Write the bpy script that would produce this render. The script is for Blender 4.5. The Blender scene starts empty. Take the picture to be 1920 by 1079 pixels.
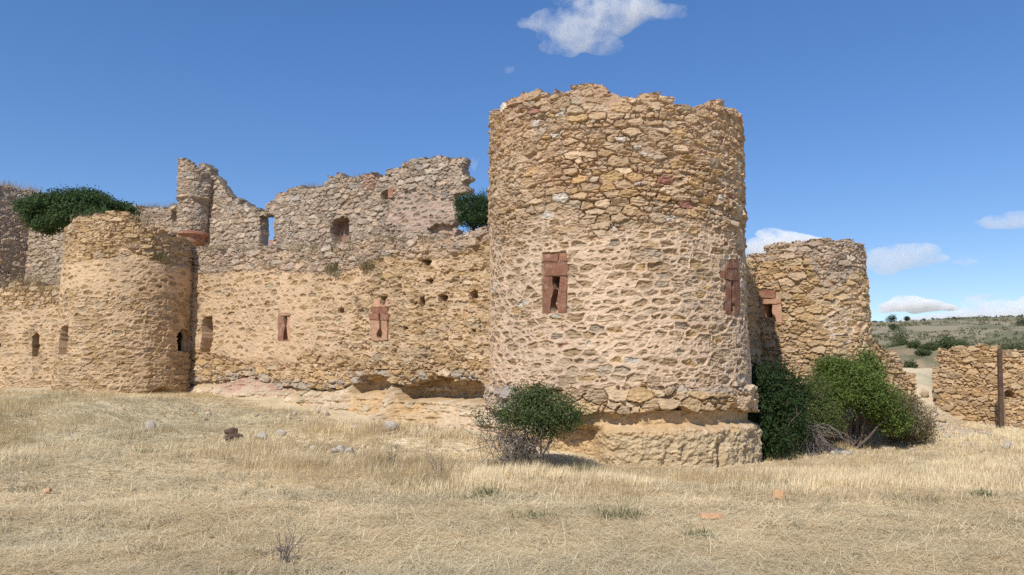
import bpy, bmesh, math, random
import numpy as np
from mathutils import Vector

# ------------------------------------------------------------------ camera, sky, sun, exposure
S = bpy.context.scene
COL = S.collection
CAMZ = 1.7
F_PX = 1400.0
PITCH = math.atan2(700 - 539.5, F_PX)
cd = bpy.data.cameras.new("camera")
cam = bpy.data.objects.new("camera", cd)
COL.objects.link(cam)
cam.location = (0, 0, CAMZ)
cam.rotation_euler = (math.pi / 2 + PITCH, 0, 0)
cd.sensor_width = 36.0
cd.lens = F_PX / 1920 * 36.0
cd.clip_end = 20000
S.camera = cam

SUN_AZ = math.radians(27)      # to the left of straight behind the camera
SUN_EL = math.radians(46)
w = bpy.data.worlds.new("World")
S.world = w
w.use_nodes = True
nt = w.node_tree
sky = nt.nodes.new("ShaderNodeTexSky")
sky.sky_type = 'NISHITA'
sky.sun_disc = False
sky.sun_elevation = SUN_EL
sky.sun_rotation = math.pi + SUN_AZ
sky.altitude = 1200
sky.air_density = 1.0
sky.dust_density = 0.25
sky.ozone_density = 3.0
hs_ = nt.nodes.new("ShaderNodeHueSaturation")
hs_.inputs["Hue"].default_value = 0.512
hs_.inputs["Saturation"].default_value = 1.44
hs_.inputs["Value"].default_value = 1.52
ga_ = nt.nodes.new("ShaderNodeGamma"); ga_.inputs["Gamma"].default_value = 0.72
nt.links.new(sky.outputs[0], ga_.inputs["Color"])
nt.links.new(ga_.outputs[0], hs_.inputs["Color"])
nt.links.new(hs_.outputs[0], nt.nodes["Background"].inputs[0])
nt.nodes["Background"].inputs[1].default_value = 0.15

ld = bpy.data.lights.new("sun", 'SUN')
ld.energy = 4.6
ld.angle = math.radians(0.5)
ld.color = (1.0, 0.95, 0.87)
sun = bpy.data.objects.new("sun", ld)
COL.objects.link(sun)
sdir = Vector((-math.sin(SUN_AZ) * math.cos(SUN_EL), -math.cos(SUN_AZ) * math.cos(SUN_EL), math.sin(SUN_EL)))
sun.rotation_euler = sdir.to_track_quat('Z', 'Y').to_euler()
sun.location = (-20, -30, 40)

S.view_settings.view_transform = 'Standard'
S.view_settings.look = 'None'
S.view_settings.exposure = 0.0
S.view_settings.gamma = 1.0
S.cycles.volume_bounces = 8
S.cycles.max_bounces = 10
S.cycles.transparent_max_bounces = 8
S.cycles.use_denoising = False

# ------------------------------------------------------------------ numpy helpers
R0 = np.random.RandomState(7)


def hsh(ix, iy, s):
    x = (ix.astype(np.int64) * 374761393 + iy.astype(np.int64) * 668265263 + s * 974634777) & 0xFFFFFFFF
    x = ((x ^ (x >> 13)) * 1274126177) & 0xFFFFFFFF
    x = ((x ^ (x >> 16)) * 2246822519) & 0xFFFFFFFF
    return ((x ^ (x >> 15)) & 0xFFFFFF) / float(0xFFFFFF)


def vn(x, y, s=0):
    x = np.asarray(x, float); y = np.asarray(y, float)
    ix = np.floor(x); iy = np.floor(y)
    fx = x - ix; fy = y - iy
    fx = fx * fx * fx * (fx * (fx * 6 - 15) + 10); fy = fy * fy * fy * (fy * (fy * 6 - 15) + 10)
    a = hsh(ix, iy, s); b = hsh(ix + 1, iy, s); c = hsh(ix, iy + 1, s); d = hsh(ix + 1, iy + 1, s)
    return ((a + (b - a) * fx) * (1 - fy) + (c + (d - c) * fx) * fy) * 2 - 1


def fbm(x, y, o=4, s=0, g=0.5):
    r = 0; a = 1.0; t = 0
    for k in range(o):
        r = r + a * vn(x * 2 ** k + 17.3 * k, y * 2 ** k - 9.1 * k, s + k); t += a; a *= g
    return r / t


def sst(a, b, x):
    t = np.clip((x - a) / (b - a), 0, 1)
    return t * t * (3 - 2 * t)


def lerp(a, b, t):
    return a + (b - a) * t


def voronoi(U, V, cw, ch, seed, jit=0.85, wam=0.16):
    """irregular rubble stones: cell id, true distance to joint, stone centre"""
    k = cw / ch
    a = U / cw; b = V / ch
    i0 = np.floor(a); j0 = np.floor(b)

    def site(i, j):
        off = 0.5 * (np.mod(j, 2))
        sx = (i + 0.5 + off + (hsh(i, j, seed) - 0.5) * jit) * cw
        sy = (j + 0.5 + (hsh(i, j, seed + 1) - 0.5) * jit * 0.8) * ch
        wt = (hsh(i, j, seed + 2) ** 2) * wam * cw * cw
        return sx, sy, wt
    best = np.full(U.shape, 1e9); bi = np.zeros_like(U); bj = np.zeros_like(U)
    for dj in (-2, -1, 0, 1, 2):
        for di in (-2, -1, 0, 1, 2):
            sx, sy, wt = site(i0 + di, j0 + dj)
            dd = (U - sx) ** 2 + ((V - sy) * k) ** 2 - wt
            m = dd < best
            best = np.where(m, dd, best); bi = np.where(m, i0 + di, bi); bj = np.where(m, j0 + dj, bj)
    bx, by, _ = site(bi, bj)
    e = np.full(U.shape, 1e9)
    for dj in (-2, -1, 0, 1, 2):
        for di in (-2, -1, 0, 1, 2):
            i = bi + di; j = bj + dj
            if di == 0 and dj == 0:
                continue
            sx, sy, wt = site(i, j)
            dd = (U - sx) ** 2 + ((V - sy) * k) ** 2 - wt
            nx = sx - bx; ny = (sy - by) * k
            ed = (dd - best) * 0.5 / np.sqrt(nx * nx + (ny * k) ** 2 + 1e-9)
            e = np.minimum(e, ed)
    return bi, bj, e, bx, by


def ray(px, py):
    px = np.asarray(px, float); py = np.asarray(py, float)
    x = px - 960; yu = 539.5 - py
    cp, sp = math.cos(PITCH), math.sin(PITCH)
    return np.stack([x, F_PX * cp - yu * sp, F_PX * sp + yu * cp], -1)


def at_depth(px, py, y):
    r = ray(px, py)
    t = y / r[..., 1]
    return r * t[..., None] + np.array([0, 0, CAMZ])


class Cyl:
    def __init__(s, cx, cy, R, bat=0.0):
        s.c = np.array([cx, cy]); s.R = R; s.bat = bat; s.a0 = math.atan2(-cy, -cx)

    def pt(s, U, Z, d=0.0):
        th = U / s.R + s.a0
        r = s.R + d - s.bat * Z
        return np.stack([s.c[0] + np.cos(th) * r, s.c[1] + np.sin(th) * r, Z + 0 * U], -1)

    def hit(s, px, py):
        r = ray(px, py)
        dx, dy = r[..., 0], r[..., 1]
        A = dx * dx + dy * dy; B = -(dx * s.c[0] + dy * s.c[1]); C = s.c @ s.c - s.R ** 2
        disc = np.maximum(B * B - A * C, 0)
        t = (-B - np.sqrt(disc)) / A
        x = dx * t - s.c[0]; y = dy * t - s.c[1]
        th = np.arctan2(y, x) - s.a0
        th = (th + math.pi) % (2 * math.pi) - math.pi
        return th * s.R, CAMZ + r[..., 2] * t


class Plane:
    def __init__(s, A, B):     # A left, B right as seen by the camera
        s.A = np.array(A, float); s.B = np.array(B, float)
        v = s.B - s.A; s.L = np.linalg.norm(v); s.t = v / s.L
        s.n = np.array([s.t[1], -s.t[0]])

    def pt(s, U, Z, d=0.0):
        return np.stack([s.A[0] + s.t[0] * U + s.n[0] * d, s.A[1] + s.t[1] * U + s.n[1] * d, Z + 0 * U], -1)

    def hit(s, px, py):
        r = ray(px, py)
        t = (s.A @ s.n) / (r[..., 0] * s.n[0] + r[..., 1] * s.n[1])
        x = r[..., 0] * t - s.A[0]; y = r[..., 1] * t - s.A[1]
        return x * s.t[0] + y * s.t[1], CAMZ + r[..., 2] * t


def prof(surf, pts):
    p = np.array(pts, float)
    u, z = surf.hit(p[:, 0], p[:, 1])
    o = np.argsort(u)
    u, z = u[o], z[o]
    return lambda U: np.interp(U, u, z)


def poly(surf, pts):
    p = np.array(pts, float)
    u, z = surf.hit(p[:, 0], p[:, 1])
    return np.stack([u, z], -1)


def inside(pl, U, Z):
    r = np.zeros(U.shape, bool); n = len(pl)
    for k in range(n):
        x1, y1 = pl[k]; x2, y2 = pl[(k + 1) % n]
        c = ((y1 > Z) != (y2 > Z)) & (U < (x2 - x1) * (Z - y1) / (y2 - y1 + 1e-12) + x1)
        r ^= c
    return r


# ------------------------------------------------------------------ materials
def mat_new(name):
    m = bpy.data.materials.new(name); m.use_nodes = True
    n = m.node_tree.nodes; l = m.node_tree.links
    b = n["Principled BSDF"]
    b.inputs["Roughness"].default_value = 0.95
    b.inputs["Specular IOR Level"].default_value = 0.15
    return m, n, l, b


def mat_attr(name, var=0.16, scale=22, bump=0.5, bscale=55, bdist=0.012, transl=0.0, rough=0.95):
    """base colour from the mesh's colour attribute, broken up by fine noise, with fine bump"""
    m, n, l, b = mat_new(name)
    b.inputs["Roughness"].default_value = rough
    at = n.new("ShaderNodeAttribute"); at.attribute_name = "Col"
    tc = n.new("ShaderNodeTexCoord")
    col = at.outputs["Color"]
    if var > 0:
        nz = n.new("ShaderNodeTexNoise"); nz.inputs["Scale"].default_value = scale
        nz.inputs["Detail"].default_value = 5; nz.inputs["Roughness"].default_value = 0.7
        l.new(tc.outputs["Object"], nz.inputs["Vector"])
        mr = n.new("ShaderNodeMapRange"); mr.inputs["From Min"].default_value = 0.25; mr.inputs["From Max"].default_value = 0.75
        mr.inputs["To Min"].default_value = 1 - var; mr.inputs["To Max"].default_value = 1 + var
        l.new(nz.outputs["Fac"], mr.inputs["Value"])
        mx = n.new("ShaderNodeVectorMath"); mx.operation = 'SCALE'
        l.new(col, mx.inputs[0]); l.new(mr.outputs[0], mx.inputs["Scale"])
        col = mx.outputs[0]
    l.new(col, b.inputs["Base Color"])
    if bump > 0:
        n2 = n.new("ShaderNodeTexNoise"); n2.inputs["Scale"].default_value = bscale
        n2.inputs["Detail"].default_value = 6; n2.inputs["Roughness"].default_value = 0.65
        l.new(tc.outputs["Object"], n2.inputs["Vector"])
        bp = n.new("ShaderNodeBump"); bp.inputs["Strength"].default_value = bump; bp.inputs["Distance"].default_value = bdist
        l.new(n2.outputs["Fac"], bp.inputs["Height"]); l.new(bp.outputs[0], b.inputs["Normal"])
    if transl > 0:
        tr = n.new("ShaderNodeBsdfTranslucent"); l.new(col, tr.inputs["Color"])
        ms = n.new("ShaderNodeMixShader"); ms.inputs[0].default_value = transl
        l.new(b.outputs[0], ms.inputs[1]); l.new(tr.outputs[0], ms.inputs[2])
        l.new(ms.outputs[0], n["Material Output"].inputs["Surface"])
    return m


def mat_solid(name, c1, c2, scale=8, bump=0.4, bscale=40, bdist=0.01, rough=0.9):
    m, n, l, b = mat_new(name)
    b.inputs["Roughness"].default_value = rough
    tc = n.new("ShaderNodeTexCoord")
    nz = n.new("ShaderNodeTexNoise"); nz.inputs["Scale"].default_value = scale
    nz.inputs["Detail"].default_value = 8; nz.inputs["Roughness"].default_value = 0.7
    l.new(tc.outputs["Object"], nz.inputs["Vector"])
    cr = n.new("ShaderNodeValToRGB")
    cr.color_ramp.elements[0].position = 0.35; cr.color_ramp.elements[0].color = (*c1, 1)
    cr.color_ramp.elements[1].position = 0.68; cr.color_ramp.elements[1].color = (*c2, 1)
    l.new(nz.outputs["Fac"], cr.inputs[0]); l.new(cr.outputs[0], b.inputs["Base Color"])
    n2 = n.new("ShaderNodeTexNoise"); n2.inputs["Scale"].default_value = bscale
    n2.inputs["Detail"].default_value = 6; n2.inputs["Roughness"].default_value = 0.7
    l.new(tc.outputs["Object"], n2.inputs["Vector"])
    bp = n.new("ShaderNodeBump"); bp.inputs["Strength"].default_value = bump; bp.inputs["Distance"].default_value = bdist
    l.new(n2.outputs["Fac"], bp.inputs["Height"]); l.new(bp.outputs[0], b.inputs["Normal"])
    return m


M_STONE = mat_attr("rubble_masonry", 0.2, 26, 0.7, 60, 0.014)
M_EARTH = mat_attr("clay_earth", 0.18, 14, 0.8, 38, 0.02)
M_GROUND = mat_attr("dry_ground", 0.3, 16, 0.8, 30, 0.03)
M_GRASS = mat_attr("dry_grass", 0.0, 1, 0.0, transl=0.25)
M_LEAF = mat_attr("leaves", 0.0, 1, 0.0, transl=0.3, rough=0.6)
M_BARK = mat_solid("bark", (0.10, 0.075, 0.055), (0.2, 0.16, 0.125), 20, 0.5)
M_TWIG = mat_solid("dead_twigs", (0.14, 0.115, 0.10), (0.26, 0.22, 0.19), 12, 0.3)
def vary(m, amt=0.3):
    """each dressed stone a little lighter or darker than the next, with pale mortar smears"""
    n = m.node_tree.nodes; l = m.node_tree.links
    b = n["Principled BSDF"]; src = b.inputs["Base Color"].links[0].from_socket
    oi = n.new("ShaderNodeObjectInfo"); mr = n.new("ShaderNodeMapRange")
    mr.inputs["To Min"].default_value = 1 - amt; mr.inputs["To Max"].default_value = 1 + amt
    l.new(oi.outputs["Random"], mr.inputs["Value"])
    mx = n.new("ShaderNodeVectorMath"); mx.operation = 'SCALE'
    l.new(src, mx.inputs[0]); l.new(mr.outputs[0], mx.inputs["Scale"])
    tc = n.new("ShaderNodeTexCoord"); nz = n.new("ShaderNodeTexNoise")
    nz.inputs["Scale"].default_value = 5.5; nz.inputs["Detail"].default_value = 7; nz.inputs["Roughness"].default_value = 0.75
    l.new(tc.outputs["Object"], nz.inputs["Vector"])
    r2 = n.new("ShaderNodeMapRange"); r2.inputs["From Min"].default_value = 0.52; r2.inputs["From Max"].default_value = 0.68
    r2.inputs["To Max"].default_value = 0.75
    l.new(nz.outputs["Fac"], r2.inputs["Value"])
    mm = n.new("ShaderNodeMix"); mm.data_type = 'RGBA'
    l.new(r2.outputs[0], mm.inputs["Factor"]); l.new(mx.outputs[0], mm.inputs["A"])
    mm.inputs["B"].default_value = (0.50, 0.36, 0.26, 1)
    l.new(mm.outputs["Result"], b.inputs["Base Color"])
    return m


M_RED = mat_solid("red_sandstone", (0.235, 0.10, 0.062), (0.40, 0.205, 0.13), 7, 1.0, 34, 0.035)
M_PINK = mat_solid("weathered_pink_sandstone", (0.38, 0.2, 0.125), (0.52, 0.32, 0.2), 9, 0.6, 50, 0.012)
vary(M_RED, 0.22); vary(M_PINK, 0.18)
M_ROCK = mat_solid("pale_rock", (0.34, 0.29, 0.22), (0.56, 0.50, 0.41), 9, 0.8, 30, 0.02)
M_ROCKT = mat_solid("tan_rock", (0.38, 0.28, 0.17), (0.54, 0.43, 0.29), 9, 0.8, 30, 0.02)
M_TILE = mat_solid("orange_fired_clay", (0.55, 0.31, 0.16), (0.66, 0.43, 0.26), 14, 0.4, 60)
M_POST = mat_solid("weathered_brown_wood", (0.07, 0.042, 0.03), (0.15, 0.095, 0.065), 14, 0.5, 60)


# ------------------------------------------------------------------ object helpers
def build(name, V, quads=None, tris=None, mat=None, parent=None, col=None, smooth=False):
    V = np.asarray(V, np.float32).reshape(-1, 3)
    if parent is not None:
        off = np.zeros(3)
        p = parent
        while p is not None:
            off += np.array(p.location); p = p.parent
        V = V - off.astype(np.float32)
    me = bpy.data.meshes.new(name)
    nq = 0 if quads is None else len(quads); ntr = 0 if tris is None else len(tris)
    me.vertices.add(len(V)); me.vertices.foreach_set("co", V.ravel())
    lv = []
    if nq: lv.append(np.asarray(quads, np.int32).ravel())
    if ntr: lv.append(np.asarray(tris, np.int32).ravel())
    lv = np.concatenate(lv)
    me.loops.add(len(lv)); me.loops.foreach_set("vertex_index", lv)
    me.polygons.add(nq + ntr)
    st = np.concatenate([np.arange(nq) * 4, nq * 4 + np.arange(ntr) * 3]).astype(np.int32)
    me.polygons.foreach_set("loop_start", st)
    me.polygons.foreach_set("use_smooth", np.full(nq + ntr, smooth, bool))
    me.update(calc_edges=True)
    if col is not None:
        c = np.asarray(col, np.float32).reshape(-1, 3)
        a = me.color_attributes.new("Col", 'FLOAT_COLOR', 'POINT')
        a.data.foreach_set("color", np.concatenate([np.clip(c, 0, 1), np.ones((len(c), 1), np.float32)], 1).ravel())
    if mat: me.materials.append(mat)
    o = bpy.data.objects.new(name, me); COL.objects.link(o)
    if parent is not None: o.parent = parent
    return o


def tag(o, label, cat, group=None, kind=None):
    if label: o["label"] = label
    if cat: o["category"] = cat
    if group: o["group"] = group
    if kind: o["kind"] = kind
    return o


def thing(name, loc, label, cat, group=None):
    o = bpy.data.objects.new(name, None); COL.objects.link(o); o.location = tuple(float(v) for v in loc)
    o.empty_display_size = 0.3
    return tag(o, label, cat, group)


def bm_obj(name, bm, mat, parent=None, smooth=False):
    me = bpy.data.meshes.new(name)
    if parent is not None:
        off = Vector((0, 0, 0)); p = parent
        while p is not None:
            off += p.location; p = p.parent
        for v in bm.verts: v.co -= off
    bm.normal_update(); bm.to_mesh(me); bm.free()
    for f in me.polygons: f.use_smooth = smooth
    me.materials.append(mat)
    o = bpy.data.objects.new(name, me); COL.objects.link(o)
    if parent is not None: o.parent = parent
    return o


# ------------------------------------------------------------------ masonry
def palette(r, cols):
    """cols: list of (weight, rgb)"""
    ws = np.cumsum([c[0] for c in cols]); ws = ws / ws[-1]
    arr = np.array([c[1] for c in cols])
    return arr[np.clip(np.searchsorted(ws, r), 0, len(cols) - 1)]


TAN = [(5, (0.475, 0.355, 0.225)), (4, (0.52, 0.40, 0.265)), (3, (0.445, 0.32, 0.19)), (1.6, (0.43, 0.35, 0.25)), (0.9, (0.50, 0.35, 0.18)), (0.3, (0.60, 0.55, 0.46)), (0.10, (0.36, 0.19, 0.14))]
OCHRE = [(5, (0.49, 0.355, 0.20)), (4, (0.52, 0.39, 0.24)), (3, (0.455, 0.32, 0.165)), (1.2, (0.44, 0.335, 0.215)), (0.7, (0.54, 0.43, 0.28))]
GREY = [(5, (0.435, 0.35, 0.262)), (4, (0.475, 0.395, 0.30)), (3, (0.40, 0.315, 0.232)), (1.5, (0.495, 0.38, 0.265)), (0.8, (0.42, 0.375, 0.315))]
MORT = np.array((0.64, 0.475, 0.32))


def masonry(U, Z, seed, cw=0.34, ch=0.19, mort=None, relief=0.05, gap=0.07, pal=TAN, pal2=None, mix2=None, mcol=MORT, jcol=(0.42, 0.30, 0.19), rough=1.0, fl=None, cov=0.035, small=0.42):
    """rubble walling.  fl = 0: open joints between proud stones, joint filling at level mort; fl = 1: mortar
    smeared over the joints, cov metres wide on each side, the stone faces lying a little behind it"""
    Uw = U + 0.040 * fbm(U * 3.1, Z * 3.1, 2, seed + 50) + 0.022 * fbm(U * 11, Z * 11, 2, seed + 55)
    Zw = Z + 0.06 * fbm(U * 0.8, Z * 0.7, 2, seed + 60) + 0.020 * fbm(U * 8, Z * 10, 2, seed + 65)
    bi, bj, e, su, sz = voronoi(Uw, Zw, cw, ch, seed, 0.64, 0.22)
    # some places hold a handful of small stones instead of one large one
    ci, cj, e2, su2, sz2 = voronoi(Uw + 3.3, Zw + 1.7, cw * 0.52, ch * 0.62, seed + 5, 0.7, 0.2)
    sm = hsh(bi, bj, seed + 9) < small
    su = np.where(sm, su2 - 3.3, su); sz = np.where(sm, sz2 - 1.7, sz)
    ia = np.where(sm, ci * 3 + 500, bi); ja = np.where(sm, cj * 3 + bi % 2 + 900, bj)
    e = np.where(sm, np.minimum(e, e2), e)
    r = [hsh(ia, ja, seed + 10 + k) for k in range(8)]
    lump = fbm(U * 7, Z * 12, 3, seed + 70)
    strat = 1 - np.abs(fbm(U * 5 + 9 * r[2], Z * 19 + 13 * r[3], 3, seed + 75)) * 2.2
    fine = fbm(U * 26, Z * 32, 2, seed + 80)
    mid = fbm(U * 13, Z * 17, 2, seed + 85)
    e = e - 0.002 + 0.007 * mid + 0.005 * fine
    shape = np.clip(e / (0.010 + 0.018 * r[1] ** 2), -0.3, 1)
    shape = np.where(shape > 0, np.sin(np.clip(shape, 0, 1) * math.pi / 2) ** 0.65, shape * 0.5)
    tilt = np.clip((Uw - su) * (r[2] - 0.5) * 0.5 + (Zw - sz) * (r[3] - 0.5) * 0.9, -0.05, 0.05)
    tex = (0.019 * lump + 0.016 * strat + 0.013 * mid + 0.010 * fine) * rough
    hs = -gap + (gap + relief * (0.05 + 0.95 * r[0])) * shape + tilt * shape + tex * (0.35 + 0.65 * np.clip(shape, 0, 1))
    if mort is None: mort = np.full(U.shape, -gap)
    hm = mort + 0.018 * fbm(U * 6, Z * 6, 3, seed + 90) + 0.011 * mid + 0.006 * fine
    d = np.maximum(hs, hm)
    mk = sst(-0.006, 0.006, hm - hs)
    jc = np.array(jcol) * np.ones(U.shape + (1,))
    if fl is not None:
        thr = cov + 0.026 * fbm(U * 2.3, Z * 3.0, 3, seed + 92) + 0.034 * (r[7] - 0.55)
        mkf = sst(thr + 0.012, thr - 0.012, e + 0.011 * lump + 0.009 * mid)
        sface = -0.022 + 0.030 * (r[0] - 0.4) + tilt * 0.6 + tex * 1.15
        mface = 0.012 + 0.010 * mid + 0.008 * fine + 0.014 * fbm(U * 4, Z * 4, 3, seed + 93)
        df = lerp(sface, np.maximum(mface, sface - 0.01), mkf)
        d = lerp(d, df, fl); mk = lerp(mk, mkf, fl)
        jc = lerp(jc, np.array(mcol), sst(0.3, 0.7, fl)[..., None])
    c = palette(r[4], pal)
    if pal2 is not None:
        m2 = ((mix2 + 0.35 * (r[6] - 0.5)) > 0.5)[..., None]
        c = np.where(m2, palette(r[4], pal2), c)
    if fl is not None: c = c * lerp(1.0, 0.87, fl)[..., None]
    c = c * (0.86 + 0.28 * r[5])[..., None]
    big = fbm(U * 0.55, Z * 0.7, 3, seed + 97)
    c = c * (1 + 0.14 * lump + 0.10 * mid + 0.10 * fine + 0.08 * big)[..., None]
    mc = jc * (1 + 0.10 * fbm(U * 5, Z * 5, 3, seed + 95) + 0.07 * fine + 0.08 * big)[..., None]
    col = lerp(c, mc, mk[..., None]) * np.array((0.965, 0.925, 0.91))
    # rain streaks and old grey staining
    stain = sst(0.05, 0.5, fbm(U * 1.7, Z * 0.35, 4, seed + 98)) * 0.5 + sst(0.1, 0.5, fbm(U * 0.9, Z * 0.8, 4, seed + 99)) * 0.5
    col = lerp(col, col * np.array((0.80, 0.82, 0.85)), (0.75 * stain)[..., None])
    d = d + 0.035 * fbm(U * 0.55, Z * 0.6, 2, seed + 100)
    return dict(d=d, col=col, su=su - 0 * U, sz=sz, r=r, e=e, mk=mk)


def shell(name, surf, ug, zg, d, col, keep, thick, mat, parent, wrap=False, backd=None):
    """solid wall from a relief grid: front sheet, back sheet, closed round its ragged border"""
    nz, nu = d.shape
    U, Z = np.meshgrid(ug, zg)
    Fp = surf.pt(U, Z, d)
    bd = -thick + 0.5 * 0.08 * fbm(U * 2.5, Z * 3.5, 3, 5)
    bd = np.minimum(bd, d - 0.12)
    Bp = surf.pt(U, Z, bd)
    N = nz * nu
    V = np.concatenate([Fp.reshape(-1, 3), Bp.reshape(-1, 3)])
    C = np.concatenate([col.reshape(-1, 3), col.reshape(-1, 3)])
    nc = nu if wrap else nu - 1
    I = np.arange(nc); J = np.arange(nz - 1)
    II, JJ = np.meshgrid(I, J)
    I2 = (II + 1) % nu
    a = JJ * nu + II; b = JJ * nu + I2; c = (JJ + 1) * nu + I2; e = (JJ + 1) * nu + II
    kp = keep[:, :nc]
    q = [np.stack([a, b, c, e], -1)[kp], np.stack([e, c, b, a], -1)[kp] + N]
    K = np.zeros((nz + 1, nc + 2), bool)
    K[1:-1, 1:-1] = kp
    if wrap:
        K[1:-1, 0] = kp[:, -1]; K[1:-1, -1] = kp[:, 0]
    dn = kp & ~K[:-2, 1:-1]; up = kp & ~K[2:, 1:-1]; lf = kp & ~K[1:-1, :-2]; rt = kp & ~K[1:-1, 2:]
    E = np.concatenate([np.stack([p[m], r_[m]], -1) for m, p, r_ in ((dn, b, a), (up, e, c), (lf, a, e), (rt, c, b))])
    # the wall's broken edge: rubble core between the two faces, not one flat strip
    ub, inv = np.unique(E.ravel(), return_inverse=True); inv = inv.reshape(-1, 2)
    K_ = max(3, int(thick / 0.09)); M = len(ub)
    pf = V[ub]; pk = V[ub + N]
    idx = [ub]
    hz = pf[:, 2] * 1.0; hs2 = pf[:, 0] + pf[:, 1]
    for k in range(1, K_):
        f = k / K_
        amp = 0.055 * math.sin(math.pi * min(1, f * 1.6 + 0.15))
        P_ = pf + (pk - pf) * f
        dep = f * thick
        off = np.stack([vn(hs2 * 6 + 3, dep * 7 + hz * 2, 61), vn(hs2 * 6 + 31, dep * 7 + hz * 2, 62), vn(hs2 * 5 + 57, dep * 6 + hz * 5, 63)], -1) * amp
        tone = 1 + 0.22 * vn(hs2 * 5 + hz * 4, dep * 6, 64)
        V = np.concatenate([V, P_ + off]); C = np.concatenate([C, C[ub] * 0.5 + C[ub].mean(0) * 0.5 * tone[:, None]])
        idx.append(np.arange(M) + 2 * N + (k - 1) * M)
    idx.append(ub + N)
    for k in range(K_):
        i0_, i1_ = idx[k], idx[k + 1]
        q.append(np.stack([i0_[inv[:, 0]], i0_[inv[:, 1]], i1_[inv[:, 1]], i1_[inv[:, 0]]], -1))
    q = np.concatenate(q)
    used = np.zeros(len(V), bool); used[q.ravel()] = True
    mp = np.cumsum(used) - 1
    return build(name, V[used], mp[q], None, mat, parent, C[used])


def axis(lo, hi, step):
    return np.linspace(lo, hi, max(2, int(round((hi - lo) / step)) + 1))


def cyl_axis(R, step, front=1.75, back=0.12):
    a = axis(-front * R, front * R, step)
    b = axis(front * R, (2 * math.pi - front) * R, back)[1:-1]
    return np.concatenate([a, b])


def cells(keepv):
    return keepv[:-1]


def block(name, surf, pts, d0, d1, mat, parent, bev=0.016, px=True, rnd=0.016):
    """a dressed stone slab: outline on the wall face, from depth d0 to d1 (metres proud of the face)"""
    p = poly(surf, pts) if px else np.array(pts, float)
    rr = np.random.RandomState(int(abs(p.sum()) * 1000) % 99991)
    # resample the outline so that it can curve and be worn
    d1 = d1 - 0.018
    out = []
    for k in range(len(p)):
        a, b = p[k], p[(k + 1) % len(p)]
        n = max(1, int(np.linalg.norm(b - a) / 0.12))
        for i in range(n):
            q = a + (b - a) * i / n
            out.append(q + (rr.rand(2) - 0.5) * 2 * rnd)
    p = np.array(out)
    ar = np.sum(p[:, 0] * np.roll(p[:, 1], -1) - np.roll(p[:, 0], -1) * p[:, 1])
    if ar < 0: p = p[::-1]
    bm = bmesh.new()
    fr = surf.pt(p[:, 0], p[:, 1], np.full(len(p), d1)); bk = surf.pt(p[:, 0], p[:, 1], np.full(len(p), d0))
    vf = [bm.verts.new(v) for v in fr]; vb = [bm.verts.new(v) for v in bk]
    n = len(p)
    bm.faces.new(vf); bm.faces.new(vb[::-1])
    for k in range(n):
        bm.faces.new((vf[k], vb[k], vb[(k + 1) % n], vf[(k + 1) % n]))
    ed = [e for e in bm.edges if e.verts[0] in vf and e.verts[1] in vf]
    bmesh.ops.bevel(bm, geom=ed, offset=bev, segments=2, affect='EDGES', profile=0.6)
    return bm_obj(name, bm, mat, parent)


def bx(x0, y0, x1, y1):
    return [(x0, y0), (x1, y0), (x1, y1), (x0, y1)]


def jag(U, Z, s, a=0.03):
    return U + a * fbm(U * 9, Z * 9, 2, s), Z + a * fbm(U * 9 + 40, Z * 9, 2, s + 5)

# ------------------------------------------------------------------ GROUND
def gpt(px, py, y):
    return at_depth(np.array([px]), np.array([py]), np.array([float(y)]))[0]


CTRL = [gpt(*p) for p in [
    (0, 728, 27), (110, 730, 25), (180, 736, 22.3), (240, 738, 22.0), (300, 740, 22.2), (350, 738, 23.2),
    (400, 748, 21.2), (550, 770, 19.2), (700, 797, 17.2), (800, 806, 16.0), (880, 818, 15.2), (930, 850, 14.4),
    (280, 746, 19.5), (200, 750, 18.5), (120, 758, 19), (0, 760, 19), (-200, 760, 19), (-400, 740, 24), (430, 806, 16.6), (340, 800, 16.5),
    (400, 835, 14.3), (600, 850, 14), (250, 850, 13.5), (50, 850, 13.3), (900, 870, 13.8), (1000, 882, 13.6), (1200, 888, 13.6),
    (1420, 880, 14.4), (200, 930, 10.3), (960, 940, 9.9), (1700, 925, 10.6), (200, 1079, 6.4), (960, 1079, 6.3), (1700, 1079, 6.3),
    (-600, 1000, 8), (2500, 1000, 8), (1560, 858, 16.5), (1650, 850, 18), (1750, 832, 20), (1900, 812, 21.5), (2100, 800, 22), (1800, 803, 23),
    (1725, 745, 24), (1720, 715, 26), (1780, 806, 23.0), (1850, 812, 22.8), (1920, 818, 22.8), (2000, 818, 22.8), (1765, 790, 23.6), (1850, 806, 24.5), (1950, 810, 24.5), (1450, 868, 16), (1640, 800, 20.8), (1560, 840, 18.5), (1810, 775, 27), (1900, 785, 28), (2100, 780, 28),
    (1720, 697, 28), (1700, 690, 30), (1745, 690, 30), (1720, 688, 32), (1900, 720, 34), (2200, 740, 34), (1700, 700, 34)]]
CTRL += [np.array(p) for p in [(0, 3, 0.02), (-5, 3, 0.02), (5, 3, 0.02), (0, -3, 0.05), (0, -12, 0.0), (-12, -6, 0.0), (12, -6, 0.0), (-16, 8, 0.35), (16, 8, 0.0), (22, 16, 0.0),
                               (2, 18, 0.2), (-6, 24, 1.4), (-14, 32, 1.6), (6, 28, 1.2), (-3, 30, 1.5), (-24, 16, 0.8), (-30, 26, 1.2), (-5, 36, 1.6)]]
CTRL = np.array(CTRL)


def ground_near(x, y):
    num = 0; den = 1e-9
    for c in CTRL:
        d2 = (x - c[0]) ** 2 + (y - c[1]) ** 2
        wgt = 1.0 / (d2 + 0.35) ** 1.7
        num = num + wgt * c[2]; den = den + wgt
    return num / den


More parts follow.
